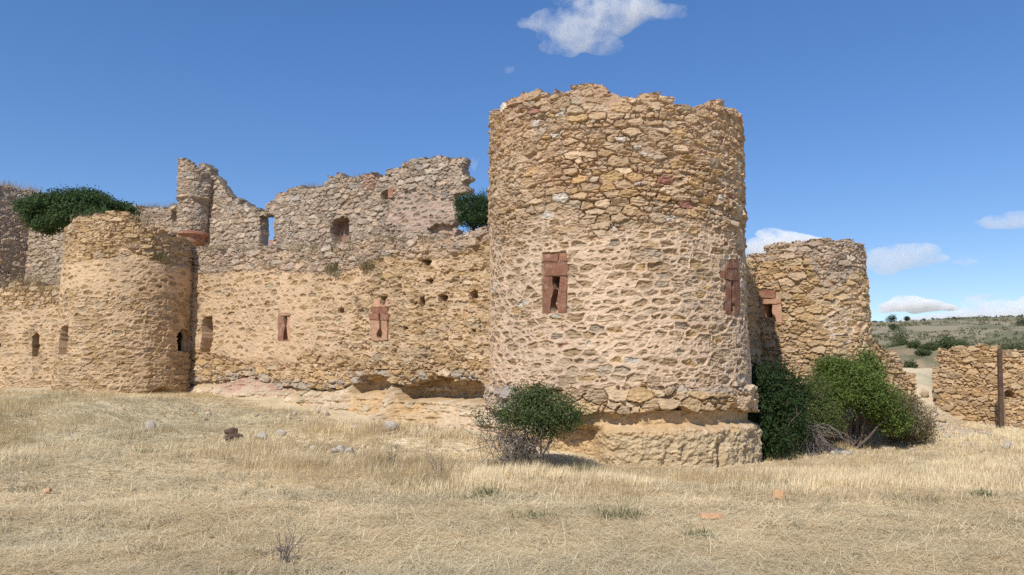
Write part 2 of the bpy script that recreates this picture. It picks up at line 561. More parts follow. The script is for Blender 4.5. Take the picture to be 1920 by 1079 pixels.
def ground_z(x, y, rough=True):
    x = np.asarray(x, float); y = np.asarray(y, float)
    z = ground_near(x, y)
    r = np.hypot(x, y)
    # the far plateau: a long slope up to its rim, then level
    far = 1.0 + np.interp(r, [0, 34, 44, 54, 60, 90, 130, 190, 250, 300, 330, 400, 1200, 4000], [0, 0, 0.5, 1.7, 2.1, 3.0, 5.0, 9.6, 15.2, 19.2, 20.0, 20.3, 21, 21])
    far = far + sst(45, 120, r) * (1.8 * fbm(x * 0.018, y * 0.018, 4, 300) + 0.5 * fbm(x * 0.09, y * 0.09, 3, 310)) * (1 - 0.75 * sst(250, 320, r))
    far = far + sst(36, 43, r) * (1 - sst(60, 85, r)) * (0.75 * fbm(x * 0.35, y * 0.35, 4, 312) + 0.35 * fbm(x * 1.1, y * 1.1, 3, 314))
    far = np.where(y < 0, 0.0 + 0 * far, far)
    z = lerp(z, far, sst(33, 46, r))
    if rough:
        z = z + 0.05 * fbm(x * 0.9, y * 0.9, 3, 320) + 0.022 * fbm(x * 3.3, y * 3.3, 3, 330)
    return z


STRAW = np.array((0.64, 0.515, 0.32)); STRAWL = np.array((0.74, 0.615, 0.40)); STRAWD = np.array((0.47, 0.365, 0.21)); GREYG = np.array((0.44, 0.40, 0.265)); DIRT = np.array((0.46, 0.335, 0.20))


def ground_col(x, y):
    n1 = fbm(x * 0.5, y * 0.8, 4, 340); n2 = fbm(x * 2.1, y * 2.6, 4, 350); n3 = fbm(x * 0.23 + 5, y * 0.5, 3, 360)
    c = lerp(STRAW, STRAWL, sst(-0.2, 0.5, n1)[..., None])
    c = lerp(c, STRAWD, (0.65 * sst(0.0, 0.6, n2))[..., None])
    c = lerp(c, GREYG, (0.7 * sst(0.05, 0.5, n3))[..., None])
    # mound in front of the left tower: greyer green short grass
    m = np.exp(-(((x + 7.8) / 3.0) ** 2 + ((y - 17.5) / 2.2) ** 2))
    c = lerp(c, GREYG, (0.6 * np.clip(m * (1 + n2), 0, 1))[..., None])
    # bare eroded slope by the gap on the right
    m = np.exp(-(((x - 12.8) / 1.8) ** 2 + ((y - 24) / 3.5) ** 2))
    c = lerp(c, np.array((0.56, 0.45, 0.31)), np.clip(1.3 * m * (1 + 0.8 * n2), 0, 1)[..., None])
    m = sst(15.2, 16.2, y) * sst(-1, -2, -x) * 0 + np.exp(-(((x + 2.2) / 2.6) ** 2 + ((y - 16.6 + 0.7 * (x + 2.2)) / 0.8) ** 2))
    c = lerp(c, DIRT * 1.1, np.clip(m, 0, 0.8)[..., None])
    r = np.hypot(x, y)
    hill = lerp(np.array((0.21, 0.19, 0.11)), np.array((0.31, 0.26, 0.165)), sst(-0.35, 0.35, fbm(x * 0.05, y * 0.05, 4, 370))[..., None])
    hill = lerp(hill, np.array((0.13, 0.14, 0.075)), (0.7 * sst(0.0, 0.28, fbm(x * 0.11, y * 0.07, 4, 380)))[..., None])
    red = sst(36, 46, r) * (1 - sst(58, 75, r) * 0.7) * (1 - sst(110, 150, r)) * sst(-0.4, 0.0, fbm(x * 0.06 + 7, y * 0.09, 3, 390))
    hill = lerp(hill, np.array((0.33, 0.215, 0.135)) * (1 + 0.3 * fbm(x * 0.9, y * 0.9, 3, 395))[..., None], (0.8 * red)[..., None])
    hill = lerp(hill, np.array((0.15, 0.15, 0.075)), (0.8 * sst(0.0, 0.3, fbm(x * 0.5, y * 0.5, 3, 397)) * (1 - sst(90, 130, r)))[..., None])
    hill = lerp(hill, np.array((0.36, 0.30, 0.17)), (0.7 * sst(285, 320, r))[..., None])
    return lerp(c, hill, sst(36, 50, r)[..., None])


rad = np.concatenate([np.linspace(0.4, 5, 30)[:-1], np.linspace(5, 32, 330)[:-1], np.geomspace(32, 420, 210)[:-1], np.geomspace(420, 4500, 30)])
angf = np.linspace(-0.72, 0.72, 440)
angb = np.linspace(0.72, 2 * math.pi - 0.72, 60)[1:-1]
ang = np.concatenate([angf, angb])
AA, RR = np.meshgrid(ang, rad)
gx = RR * np.sin(AA); gy = RR * np.cos(AA)
gz = ground_z(gx, gy)
nu = len(ang); nr = len(rad)
ii, jj = np.meshgrid(np.arange(nu), np.arange(nr - 1)); i2 = (ii + 1) % nu
q = np.stack([jj * nu + i2, jj * nu + ii, (jj + 1) * nu + ii, (jj + 1) * nu + i2], -1).reshape(-1, 4)[:, ::-1]
V = np.concatenate([np.stack([gx, gy, gz], -1).reshape(-1, 3), [[0, 0, float(ground_z(0.0, 0.0))]]])
fan = np.stack([np.full(nu, nu * nr), np.arange(nu), (np.arange(nu) + 1) % nu], -1)[:, ::-1]
gc = ground_col(gx, gy).reshape(-1, 3)
g = build("ground", V, q[:, ::-1], fan[:, ::-1], M_GROUND, None, np.concatenate([gc, gc[:1]]), True)
g["kind"] = "structure"

# ------------------------------------------------------------------ MAIN ROUND TOWER
T1 = Cyl(2.42, 17.33, 2.92)
tower = thing("round_tower", (2.42, 17.33, 0), "largest round stone tower with broken rim and red stone arrow slits, behind the dark bush", "tower", "round castle towers")
ug = cyl_axis(T1.R, 0.0165); zg = axis(1.38, 8.3, 0.0165)
U, Z = np.meshgrid(ug, zg)


def zpx(surf, px, py):
    return float(surf.hit(np.array([px]), np.array([py]))[1][0])


rim = prof(T1, [(922, 205), (935, 218), (950, 192), (975, 186), (1000, 178), (1040, 172), (1062, 170), (1080, 154), (1112, 158), (1125, 166), (1160, 170), (1200, 175), (1240, 171), (1269, 171), (1276, 190), (1305, 196), (1335, 187), (1350, 192), (1362, 204), (1380, 206), (1392, 204), (1400, 225), (1404, 228)])
zt = zpx(T1, 1163, 410); zb = zpx(T1, 1163, 722)
n = fbm(U * 0.8, Z * 1.0, 3, 21)
flush = sst(zt + 0.4, zt - 0.4, Z + 0.7 * n + 0.25 * fbm(U * 2.5, Z * 2.5, 2, 28))
mort = -0.03 + 0.035 * fbm(U * 1.6, Z * 1.8, 3, 22) + 0.02 * sst(zt + 0.9, zt + 1.7, Z)
zgap = zpx(T1, 1163, 385)
mort = mort - 0.06 * np.exp(-((Z - zgap - 0.1 * np.sin(U)) / 0.16) ** 2)
cov = 0.021 + 0.014 * n + 0.006 * sst(1.2, -1.5, U)
ms = masonry(U, Z, 101, 0.34, 0.165, mort, 0.046, 0.07, TAN, jcol=(0.45, 0.325, 0.225), mcol=(0.65, 0.495, 0.345), fl=flush, cov=cov)
d, col = ms['d'], ms['col']
# pinkish mortar bleeding in the top part, warm band under the gap
col = lerp(col, col * np.array((1.03, 0.97, 0.93)), (sst(zt, zt + 0.9, Z) * sst(-0.2, 0.4, n))[..., None])
d = d - 0.05 * np.exp(-((Z - zgap - 0.1 * np.sin(U)) / 0.12) ** 2) * sst(-1.4, -0.4, U)
keep = (ms['sz'] + 0.03 < rim(ms['su'] * 1.0)) & (np.abs(Z) < 8.25)
keep &= (Z < rim(U) + 0.12)
W1 = [(1034, 517), (1051, 517), (1049, 535), (1047, 545), (1045, 562), (1046, 584), (1032, 586), (1030, 560), (1037, 540), (1034, 530)]
W2 = [(1371, 525), (1375, 525), (1375, 568), (1378, 575), (1378, 584), (1370, 584), (1370, 575), (1372, 568)]
Uj, Zj = jag(U, Z, 31, 0.015)
m1 = inside(poly(T1, W1), Uj, Zj); m2 = inside(poly(T1, W2), U, Z)
# seats for the slit stones, then the slots themselves
for ptsx in (bx(1017, 491, 1064, 588), bx(1360, 505, 1387, 589), bx(1018, 474, 1064, 491), bx(1349, 487, 1386, 522)):
    mm = inside(poly(T1, ptsx), U, Z); d = np.where(mm, -0.03, d)
d = np.where(m1, -0.62 + 0.1 * fbm(U * 6, Z * 6, 2, 3), d)
low = inside(poly(T1, [(1032, 556), (1047, 556), (1047, 586), (1032, 586)]), U, Z) & m1
d = np.where(low, -0.2 + 0.07 * fbm(U * 12, Z * 12, 2, 8), d)
d = np.where(m2, -0.5, d)
shell("wall_shell", T1, ug, zg, d, col, cells(keep), 0.95, M_STONE, tower, wrap=True)


def jambs(name, surf, polys, mat, parent, d0=-0.22, d1=0.012, label=None):
    bl = [block(name, surf, p, d0, d1 + 0.003 * k, mat, parent) for k, p in enumerate(polys)]
    return bl


sl = block("arrow_slit", T1, [(1018, 519), (1036, 519), (1034, 531), (1038, 541), (1031, 561), (1030, 585), (1030, 588), (1015, 588), (1017, 560)], -0.25, 0.018, M_RED, tower)
sl["label"] = "broken red sandstone arrow slit"
block("jamb", T1, [(1051, 519), (1063, 519), (1062, 560), (1060, 588), (1046, 588), (1046, 560), (1049, 540)], -0.25, 0.022, M_RED, sl)
block("lintel", T1, bx(1019, 492, 1066, 517), -0.2, 0.034, M_RED, sl)
block("lintel", T1, bx(1016, 475, 1047, 490), -0.15, 0.02, M_RED, sl)
block("lintel", T1, bx(1049, 475, 1064, 490), -0.15, 0.025, M_RED, sl)
block("sill", T1, [(1034, 587.5), (1059, 588.5), (1058, 597), (1034, 596)], -0.15, 0.03, M_ROCK, sl)
sl = block("arrow_slit", T1, [(1361, 526), (1371, 526), (1371.4, 568), (1369.6, 575), (1370, 585), (1373, 590), (1361, 589)], -0.25, 0.018, M_RED, tower)
sl["label"] = "intact red sandstone keyhole arrow slit"
block("jamb", T1, [(1375.4, 526), (1386, 526), (1387, 589), (1375, 590), (1378, 585), (1378.4, 575), (1375.4, 568)], -0.25, 0.022, M_RED, sl)
block("lintel", T1, bx(1362, 506, 1384, 525), -0.2, 0.03, M_RED, sl)
block("lintel", T1, bx(1363, 488, 1373, 504), -0.15, 0.02, M_RED, sl)
block("lintel", T1, bx(1375, 487, 1385, 504), -0.15, 0.025, M_RED, sl)
block("lintel", T1, bx(1349, 507, 1360, 524), -0.15, 0.02, M_RED, sl)

# plinth ring of bigger stones
zp1 = zpx(T1, 1163, 726); zp0 = zpx(T1, 1163, 781)
zg = axis(zp0 - 0.15, zp1 + 0.12, 0.0185)
U, Z = np.meshgrid(ug, zg)
lich = sst(zp1 - 0.22, zp1 - 0.02, Z + 0.1 * fbm(U * 2, Z * 2, 2, 71)) * sst(0.5, 1.2, U + 0.5 * fbm(U * 2, Z, 2, 77)) + sst(-1.9, -2.2, U)
ms = masonry(U, Z, 140, 0.42, 0.235, np.full(U.shape, -0.055), 0.045, 0.09, OCHRE, GREY, np.clip(lich, 0, 1), jcol=(0.42, 0.27, 0.16))
zc = 0.5 * (zp0 + zp1)
keep = (ms['sz'] > zp0 + 0.03) & (ms['sz'] < zp1 - 0.03)
shell("base_plinth", T1, ug, zg, ms['d'] + 0.085 - 0.02 * sst(zc, zp1, Z), ms['col'], cells(keep), 0.8, M_STONE, tower, wrap=True)

# clay foundation: hollowed under the plinth, then a jutting ledge and a rough face down to the ground
zl = zpx(T1, 1230, 806)
zg = axis(-0.75, zp0 + 0.1, 0.0185)
U, Z = np.meshgrid(ug, zg)
nn = fbm(U * 1.7, Z * 2.5, 4, 81); nf = fbm(U * 9, Z * 13, 4, 82)
ledge_z = zl + 0.05 * fbm(U * 1.5, 0 * U, 3, 83)
rec = -0.08 - 0.06 * nn + 0.02 * nf
rec = rec - 0.12 * sst(-0.4, -1.6, U)
out = 0.17 + 0.05 * nn
cave = np.exp(-(((U + 0.95) / 0.62) ** 2) ** 2)          # hollow behind the bush
out = out - 0.62 * cave - 0.25 * sst(-1.3, -2.0, U)
t = sst(ledge_z + 0.10, ledge_z - 0.04, Z + 0.012 * nf)
d = lerp(rec, out, t)
vs = voronoi(U + 0.03 * nf, Z + 0.03 * nf, 0.12, 0.085, 987, 0.9, 0.7)
peb = np.clip(vs[2] / 0.04, 0, 1) ** 0.5 * hsh(vs[0], vs[1], 988)
gro = fbm(U * 3.2, Z * 1.2, 3, 86)
d = d + (0.028 * nf + 0.03 * fbm(U * 4, Z * 5, 3, 85) + 0.035 * (peb - 0.4) - 0.05 * sst(0.25, 0.6, gro) + 0.02 * fbm(U * 22, Z * 25, 2, 89)) * t + 0.02 * nf * (1 - t)
d = d - 0.16 * np.exp(-((U - 1.95 - 0.1 * nn) / 0.08) ** 2) * t * sst(0.45, 0.3, Z)
e1 = np.array((0.55, 0.40, 0.235)); e2 = np.array((0.50, 0.385, 0.235)); e3 = np.array((0.52, 0.355, 0.19))
col = lerp(e3, e1, sst(-0.3, 0.4, nn)[..., None])
fc = t * sst(-0.7, 0.1, U + 0.3 * nn) * sst(zl - 0.02, zl - 0.16, Z)
col = lerp(col, e2 * (1 + 0.15 * nf + 0.25 * (peb - 0.4))[..., None], fc[..., None])
col = col * (1 + 0.12 * nf)[..., None]
pale = sst(0.05, 0.0, np.abs(Z - zl)) * sst(0.2, 0.6, nf) * sst(0.4, 1.2, U)
col = lerp(col, np.array((0.52, 0.47, 0.39)), pale[..., None])
keep = np.ones(U.shape, bool)
shell("clay_foundation", T1, ug, zg, d, col, cells(keep), 1.1, M_EARTH, tower, wrap=True)

# ------------------------------------------------------------------ CURTAIN WALL between the towers
_a = np.array((-9.7, 6.8)) / np.hypot(9.7, 6.8)
Aw = np.array((0.2, 16.75))
CW = Plane(Aw + _a * 15.6, Aw)
mid = CW.pt(np.array([6.0]), np.array([0.5]))[0]
curtain = thing("curtain_wall", mid, "long ochre curtain wall with two narrow red stone slits, between two towers", "wall", "outer curtain walls")


def c2(pts):   # crop pixels of the curtain study -> photo pixels
    return [(320 + x / 2.0747, 280 + y / 2.075) for x, y in pts]


ug = axis(1.5, CW.L, 0.024); zg = axis(0.3, 6.4, 0.024)
U, Z = np.meshgrid(ug, zg)
top = prof(CW, c2([(60, 385), (105, 380), (200, 395), (280, 385), (400, 395), (480, 400), (560, 385), (640, 375), (700, 350), (830, 345), (900, 350), (1000, 345), (1100, 335), (1180, 330), (1260, 305), (1330, 300)]))
band = prof(CW, c2([(60, 490), (130, 490), (250, 478), (400, 468), (560, 480), (640, 480), (700, 462), (830, 432), (1000, 418), (1100, 400), (1180, 385), (1260, 335), (1330, 330)]))
bot = prof(CW, c2([(0, 935), (80, 915), (200, 905), (300, 885), (380, 905), (400, 930), (520, 938), (600, 945), (690, 915), (760, 895), (830, 893), (860, 930), (900, 915), (1000, 897), (1150, 900), (1230, 920), (1330, 925)]))
erod = prof(CW, c2([(0, 790), (80, 770), (170, 790), (350, 815), (560, 790), (700, 800), (830, 820), (950, 830), (1050, 820), (1150, 815), (1250, 830), (1330, 840)]))
n = fbm(U * 0.7, Z * 0.9, 3, 23)
TB, ER = top(U), erod(U)
gb = sst(-0.08, 0.06, Z - band(U) + 0.12 * n)
ez = sst(0.12, -0.25, Z - ER + 0.35 * n)
right = sst(8.0, 11.0, U + 0.8 * n)
fl = (1 - gb) * (1 - ez)
mort = lerp(-0.015 + 0.03 * n, -0.04 + 0.03 * n, ez)
cov = 0.044 - 0.030 * right + 0.02 * n
ms = masonry(U, Z, 201, 0.37, 0.18, mort, 0.05, 0.085, OCHRE, GREY, gb, jcol=(0.45, 0.315, 0.195), mcol=(0.585, 0.43, 0.275), fl=fl, cov=cov)
d, col = ms['d'], ms['col']
d = d - ez * (0.06 + 0.09 * np.clip(fbm(U * 1.9, Z * 2.8, 3, 25) + 0.1, 0, 1)) + gb * 0.0
d = d - 0.05 * right * np.clip(fbm(U * 3.0, Z * 4.5, 3, 26), 0, 1)
greyrow = sst(0.32, 0.16, Z - bot(U)) * (ms['r'][7] > 0.45)
col = lerp(col, np.array((0.36, 0.31, 0.245)), (0.8 * greyrow)[..., None])
# pitting of the render
pit = sst(0.32, 0.5, fbm(U * 7, Z * 9, 3, 27)); d = d - 0.05 * pit * (1 - gb) * (0.25 + right)
keep = (ms['sz'] + 0.02 < top(ms['su'])) & (ms['sz'] - 0.03 > bot(ms['su'])) & (Z < top(U) + 0.1) & (Z > bot(U) - 0.12)
Uj, Zj = jag(U, Z, 33, 0.03)
seat = [c2(bx(420, 640, 466, 746)), c2(bx(782, 590, 845, 746))]
for sp in seat:
    d = np.where(inside(poly(CW, sp), U, Z), -0.05, d)
hole1 = c2([(118, 668), (135, 652), (158, 650), (165, 690), (163, 740), (150, 792), (112, 790), (120, 740)])
d = np.where(inside(poly(CW, hole1), Uj, Zj), -0.6 + 0.2 * fbm(U * 5, Z * 5, 3, 34), d)
for hp in ([(975, 432), (990, 428), (1015, 432), (1012, 450), (985, 452)], [(996, 505), (1018, 502), (1020, 527), (1004, 527)], [(970, 580), (988, 575), (990, 608), (972, 610)],
           [(1042, 572), (1060, 566), (1080, 570), (1076, 588), (1050, 590)], [(1160, 560), (1180, 547), (1196, 556), (1190, 578), (1164, 588)], [(649, 622), (670, 617), (671, 636), (650, 637)],
           [(812, 574), (838, 572), (834, 600), (822, 606)], [(1172, 700), (1186, 702), (1184, 712), (1170, 710)], [(905, 690), (925, 692), (923, 700), (905, 700)], [(940, 596), (952, 598), (950, 606), (940, 606)]):
    d = np.where(inside(poly(CW, c2(hp)), Uj, Zj), -0.6, d)
k1 = c2([(438, 652), (452, 650), (455, 672), (450, 690), (452, 715), (456, 740), (438, 742), (440, 712), (444, 690), (440, 672)])
k2a = c2([(811, 642), (819, 642), (819, 700), (826, 715), (822, 735), (804, 735), (800, 718), (811, 700)])
for kk in (k1, k2a):
    d = np.where(inside(poly(CW, kk), U, Z), -0.45, d)
shell("wall_shell", CW, ug, zg, d, col, cells(keep), 1.0, M_STONE, curtain)

sl = block("arrow_slit", CW, c2([(421, 655), (438, 652), (441, 672), (445, 690), (440, 714), (438, 742), (437, 747), (421, 746)]), -0.25, 0.03, M_RED, curtain)
sl["label"] = "small worn red sandstone slit"
block("jamb", CW, c2([(454, 652), (466, 656), (467, 742), (454, 746), (457, 740), (452, 714), (451, 690), (456, 672)]), -0.25, 0.02, M_PINK, sl)
block("lintel", CW, c2([(424, 610), (468, 612), (466, 648), (452, 647), (424, 650)]), -0.2, 0.034, M_PINK, sl)
block("sill", CW, c2([(437, 743), (455, 743), (455, 749), (437, 749)]), -0.2, 0.036, M_RED, sl)
sl = block("arrow_slit", CW, c2([(781, 666), (811, 666), (811, 699), (800, 716), (803, 733), (812, 738), (812, 746), (781, 744)]), -0.25, 0.03, M_PINK, curtain)
sl["label"] = "pink sandstone slit with T-shaped lintel"
block("jamb", CW, c2([(819.5, 666), (843, 666), (844, 745), (813, 746), (813, 738), (823, 734), (827, 716), (819.5, 699)]), -0.25, 0.034, M_PINK, sl)
block("crossbar", CW, c2([(774, 641), (811, 641), (811, 665), (775, 664)]), -0.2, 0.045, M_RED, sl)
block("crossbar", CW, c2([(819, 641), (850, 642), (849, 665), (819, 665)]), -0.2, 0.048, M_RED, sl)
block("lintel", CW, c2(bx(786, 614, 844, 640)), -0.2, 0.036, M_RED, sl)
block("lintel", CW, c2([(788, 585), (812, 583), (813, 604), (822, 612), (788, 612)]), -0.2, 0.025, M_PINK, sl)
block("lintel", CW, c2([(836, 586), (846, 588), (846, 612), (824, 612), (836, 602)]), -0.2, 0.025, M_PINK, sl)

# eroded clay base under the wall
ug = axis(1.5, CW.L, 0.028); zg = axis(-0.5, 2.6, 0.024)
U, Z = np.meshgrid(ug, zg)
B = bot(U) + 0.03
t_ = B - Z
nn = fbm(U * 1.3, Z * 2.0, 4, 91); nf = fbm(U * 8, Z * 14, 4, 92); st = fbm(U * 1.2, Z * 16, 3, 93)
ca = prof(CW, c2([(0, 0), (1, 0)]))
pu = lambda x: float(CW.hit(np.array([320 + x / 2.0747]), np.array([730.0]))[0][0])
cvL = sst(pu(690), pu(720), U) * sst(pu(848), pu(832), U)
cvR = sst(pu(855), pu(900), U) * sst(pu(1245), pu(1225), U)
hc = 0.08 + 0.42 * cvR * (0.75 + 0.25 * np.sin((U - pu(855)) / (pu(1240) - pu(855)) * math.pi)) + 0.26 * cvL + 0.05 * nn
dep = 0.13 + 0.62 * cvR + 0.4 * cvL
front = -0.03 + np.clip(t_ - hc, 0, 3) * (0.75 + 0.3 * nn) + 0.10 * nn
d = lerp(-dep - 0.05 * nn, front, sst(hc - 0.05, hc + 0.05, t_ + 0.03 * nf))
d = np.where(t_ < 0, -0.35, d)
d = d + 0.06 * nf + 0.07 * st * sst(0.1, 0.35, t_) + 0.05 * fbm(U * 3, Z * 5, 3, 94) + 0.018 * fbm(U * 20, Z * 26, 2, 95)
e1 = np.array((0.49, 0.36, 0.225)); e2 = np.array((0.51, 0.345, 0.18)); pk = np.array((0.43, 0.27, 0.195)); pl = np.array((0.57, 0.465, 0.33))
col = lerp(e1, e2, np.clip(cvR + cvL, 0, 1)[..., None]) * np.ones(U.shape + (1,))
col = lerp(col, pk, (sst(pu(150), pu(230), U) * sst(pu(480), pu(400), U) * sst(0.75, 0.35, t_ + 0.3 * nn))[..., None])
col = lerp(col, pl, (0.6 * sst(-0.1, 0.4, nn) * sst(hc, hc + 0.1, t_))[..., None])
col = lerp(col, np.array((0.45, 0.36, 0.24)), (0.55 * sst(0.0, 0.5, st))[..., None])
# loose stones showing through the clay
vs = voronoi(U, Z, 0.30, 0.17, 977)
pick = (hsh(vs[0], vs[1], 978) > 0.72) & (vs[2] > 0.02)
d = np.where(pick, d + 0.06 * np.clip(vs[2] / 0.05, 0, 1) ** 0.5, d)
col = np.where(pick[..., None], np.array((0.50, 0.40, 0.27)) * (0.8 + 0.4 * hsh(vs[0], vs[1], 979))[..., None], col)
col = col * (1 + 0.16 * nf + 0.10 * fbm(U * 3, Z * 5, 3, 96))[..., None]
keep = (t_ > -0.06)
shell("clay_base", CW, ug, zg, d, col, cells(keep), 1.3, M_EARTH, curtain)

# ------------------------------------------------------------------ LEFT ROUND TOWER
T2 = Cyl(-12.34, 24.0, 1.93, 0.012)
T2c = thing("round_tower", (-12.34, 24.0, 0.9), "low round ochre tower with sagging top and small dark pointed opening on its shaded side", "tower", "round castle towers")
ug = cyl_axis(T2.R, 0.027); zg = axis(0.3, 7.0, 0.027)
U, Z = np.meshgrid(ug, zg)
rim = prof(T2, [(106, 432), (120, 428), (130, 410), (165, 400), (200, 396), (245, 399), (262, 408), (275, 424), (310, 430), (345, 445), (366, 458), (372, 460)])
za = zpx(T2, 236, 488); zb_ = zpx(T2, 236, 550)
n = fbm(U * 0.9, Z * 1.1, 3, 41)
dry = sst(za - 0.1, za + 0.2, Z + 0.3 * n)
smooth = sst(zb_ - 0.1, zb_ + 0.15, Z + 0.12 * n) * (1 - dry)
xz = sst(1.3, 1.9, U + 0.5 * n)
dry2 = np.maximum(dry, xz * sst(zpx(T2, 330, 668) + 0.15, zpx(T2, 330, 690) - 0.1, Z))
mort = -0.03 + 0.03 * n
ms = masonry(U, Z, 301, 0.33, 0.165, mort, 0.05, 0.08, OCHRE, jcol=(0.43, 0.30, 0.175), mcol=(0.61, 0.45, 0.28), fl=1 - dry2, cov=0.014 + 0.008 * n + 0.034 * smooth)
d, col = ms['d'], ms['col']
d = d + 0.06 * (1 - dry)
bl = prof(T2, [(104, 742), (200, 746), (240, 752), (280, 738), (310, 727), (330, 742), (372, 745)])
un = sst(0.12, -0.05, Z - bl(U) + 0.06 * n) * (1 - xz)
d = d - 0.35 * un
col = lerp(col, np.array((0.56, 0.35, 0.16)), (un * 0.8)[..., None])
keep = (ms['sz'] + 0.02 < rim(ms['su'])) & (Z < rim(U) + 0.1)
Uj, Zj = jag(U, Z, 43, 0.03)
d = np.where(inside(poly(T2, [(116, 615), (128, 611), (130, 630), (127, 650), (126, 665), (112, 666), (113, 640)]), Uj, Zj), -0.7 + 0.12 * fbm(U * 6, Z * 6, 2, 44), d)
WL = [(331, 659), (331, 628), (340, 617), (352, 619), (355, 630), (352, 662)]
keep &= ~inside(poly(T2, WL), U, Z)
shell("wall_shell", T2, ug, zg, d, col, cells(keep), 0.2, M_STONE, T2c, wrap=True)
av = np.linspace(0, 2 * math.pi, 41)[:-1]; rv = np.linspace(0, 1.6, 9)
RV, AV = np.meshgrid(rv, av, indexing='ij')
FX = T2.c[0] + RV * np.cos(AV); FY = T2.c[1] + RV * np.sin(AV)
FV = np.stack([FX, FY, 4.9 + 0.12 * fbm(FX * 2, FY * 2, 3, 48)], -1).reshape(-1, 3)
fq = [[k * 40 + i, (k + 1) * 40 + i, (k + 1) * 40 + (i + 1) % 40, k * 40 + (i + 1) % 40] for k in range(8) for i in range(40)]
build("added_light_blocker", FV, fq, None, M_EARTH, T2c, np.tile((0.42, 0.32, 0.2), (len(FV), 1)))  # unseen disc added under the rim to block light from the interior
wf = block("window_frame", T2, [(353.5, 617), (358.5, 622), (358, 640), (356, 664), (353, 664), (355.6, 632)], -0.2, 0.10, M_PINK, T2c)
block("sill", T2, [(330, 661), (354, 664), (354, 669), (330, 666)], -0.2, 0.11, M_ROCKT, wf)

# ------------------------------------------------------------------ FAR LEFT CURTAIN
LW = Plane((-24.5, 29.2), (-12.0, 26.0))
mid = LW.pt(np.array([6.0]), np.array([1.2]))[0]
lw = thing("curtain_wall", mid, "low ochre curtain wall with a single dark slit, at the photo's left edge", "wall", "outer curtain walls")
ug = axis(2.0, LW.L, 0.03); zg = axis(0.6, 6.2, 0.03)
U, Z = np.meshgrid(ug, zg)
top = prof(LW, [(-60, 540), (-20, 545), (10, 540), (30, 528), (50, 535), (70, 530), (90, 540), (112, 532), (130, 530)])
n = fbm(U * 0.8, Z, 3, 46)
zq = prof(LW, [(-60, 580), (0, 582), (60, 578), (130, 575)])
dry = sst(-0.05, 0.1, Z - zq(U) + 0.15 * n)
ms = masonry(U, Z, 351, 0.34, 0.175, -0.035 + 0 * U, 0.05, 0.08, OCHRE, jcol=(0.43, 0.30, 0.175), mcol=(0.59, 0.435, 0.275), fl=1 - dry, cov=0.03 + 0.015 * n)
d = ms['d']
Uj, Zj = jag(U, Z, 47, 0.02)
d = np.where(inside(poly(LW, [(62, 632), (67, 625), (74, 627), (74, 650), (71, 668), (61, 668)]), Uj, Zj), -0.85, d)
d = np.where(inside(poly(LW, [(-6, 645), (2, 645), (2, 650), (-6, 650)]), Uj, Zj), -0.45, d)
keep = (ms['sz'] + 0.02 < top(ms['su'])) & (Z < top(U) + 0.1)
shell("wall_shell", LW, ug, zg, d, ms['col'], cells(keep), 1.1, M_STONE, lw)

# ------------------------------------------------------------------ UPPER WARD: earth fill, grey ruined wall, turret
UW = Plane((-14.2, 31.2), (-1.35, 24.0))
mid = UW.pt(np.array([7.0]), np.array([4.6]))[0]
uw = thing("ruined_wall", mid, "tall grey ruined wall with ragged top, doorway hole and broken window, behind the curtain wall", "wall")
ug = axis(1.2, UW.L + 0.35, 0.03); zg = axis(4.2, 11.0, 0.03)
U, Z = np.meshgrid(ug, zg)
top = prof(UW, c2([(110, 60), (140, 70), (158, 88), (170, 98), (186, 128), (200, 155), (215, 180), (240, 193), (290, 215), (320, 232), (345, 250), (357, 245), (375, 207), (400, 187), (440, 165), (490, 147), (550, 150), (600, 138), (606, 112), (700, 98), (745, 93), (800, 97), (826, 106), (832, 95), (850, 70), (900, 58), (1000, 42), (1060, 34), (1100, 40), (1145, 48), (1175, 60)]))
n = fbm(U * 0.8, Z, 3, 51)
UL = lambda pts: poly(UW, c2(pts))
pinkz = inside(UL([(850, 200), (960, 150), (1060, 190), (1120, 180), (1120, 330), (1010, 300), (900, 330), (850, 260)]), U + 0.1 * n, Z + 0.15 * n)
redz = inside(UL([(755, 92), (800, 95), (795, 165), (752, 160)]), U + 0.06 * n, Z + 0.1 * n)
mort = -0.02 + 0.03 * n
ms = masonry(U, Z, 401, 0.34, 0.2, mort, 0.04, 0.065, GREY, jcol=(0.38, 0.305, 0.22), mcol=(0.50, 0.375, 0.28), fl=pinkz * 1.0, cov=0.045, small=0.35)
d, col = ms['d'], ms['col']
col = np.where(redz[..., None], lerp(col, np.array((0.40, 0.24, 0.17)), 0.6), col)
d = d - 0.12 * pinkz * np.clip(fbm(U * 2, Z * 2.2, 3, 53), 0, 1)
right_edge = prof(UW, [(0, 0), (1, 0)])
ex = lambda zz: np.interp(zz, *(lambda p: (p[::-1, 1], p[::-1, 0]))(UL([(1140, 40), (1142, 75), (1156, 110), (1150, 140), (1120, 170), (1108, 200), (1114, 260), (1110, 330), (1125, 400)])))
keep = (ms['sz'] + 0.02 < top(ms['su'])) & (Z < top(U) + 0.1) & (ms['su'] < ex(ms['sz']))
Uj, Zj = jag(U, Z, 54, 0.05)
door = inside(UL([(347, 262), (372, 256), (402, 256), (404, 372), (392, 378), (345, 378), (350, 330)]), Uj, Zj)
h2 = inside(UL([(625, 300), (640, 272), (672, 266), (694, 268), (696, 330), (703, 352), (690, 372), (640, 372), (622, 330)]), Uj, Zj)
h2o = inside(UL([(660, 334), (702, 332), (704, 354), (664, 358)]), U, Z)
h3 = inside(UL([(822, 172), (836, 158), (850, 156), (852, 193), (826, 196), (818, 188)]), Uj, Zj)
nic = inside(UL([(1000, 310), (1030, 292), (1060, 288), (1100, 300), (1098, 328), (1010, 330)]), Uj, Zj)
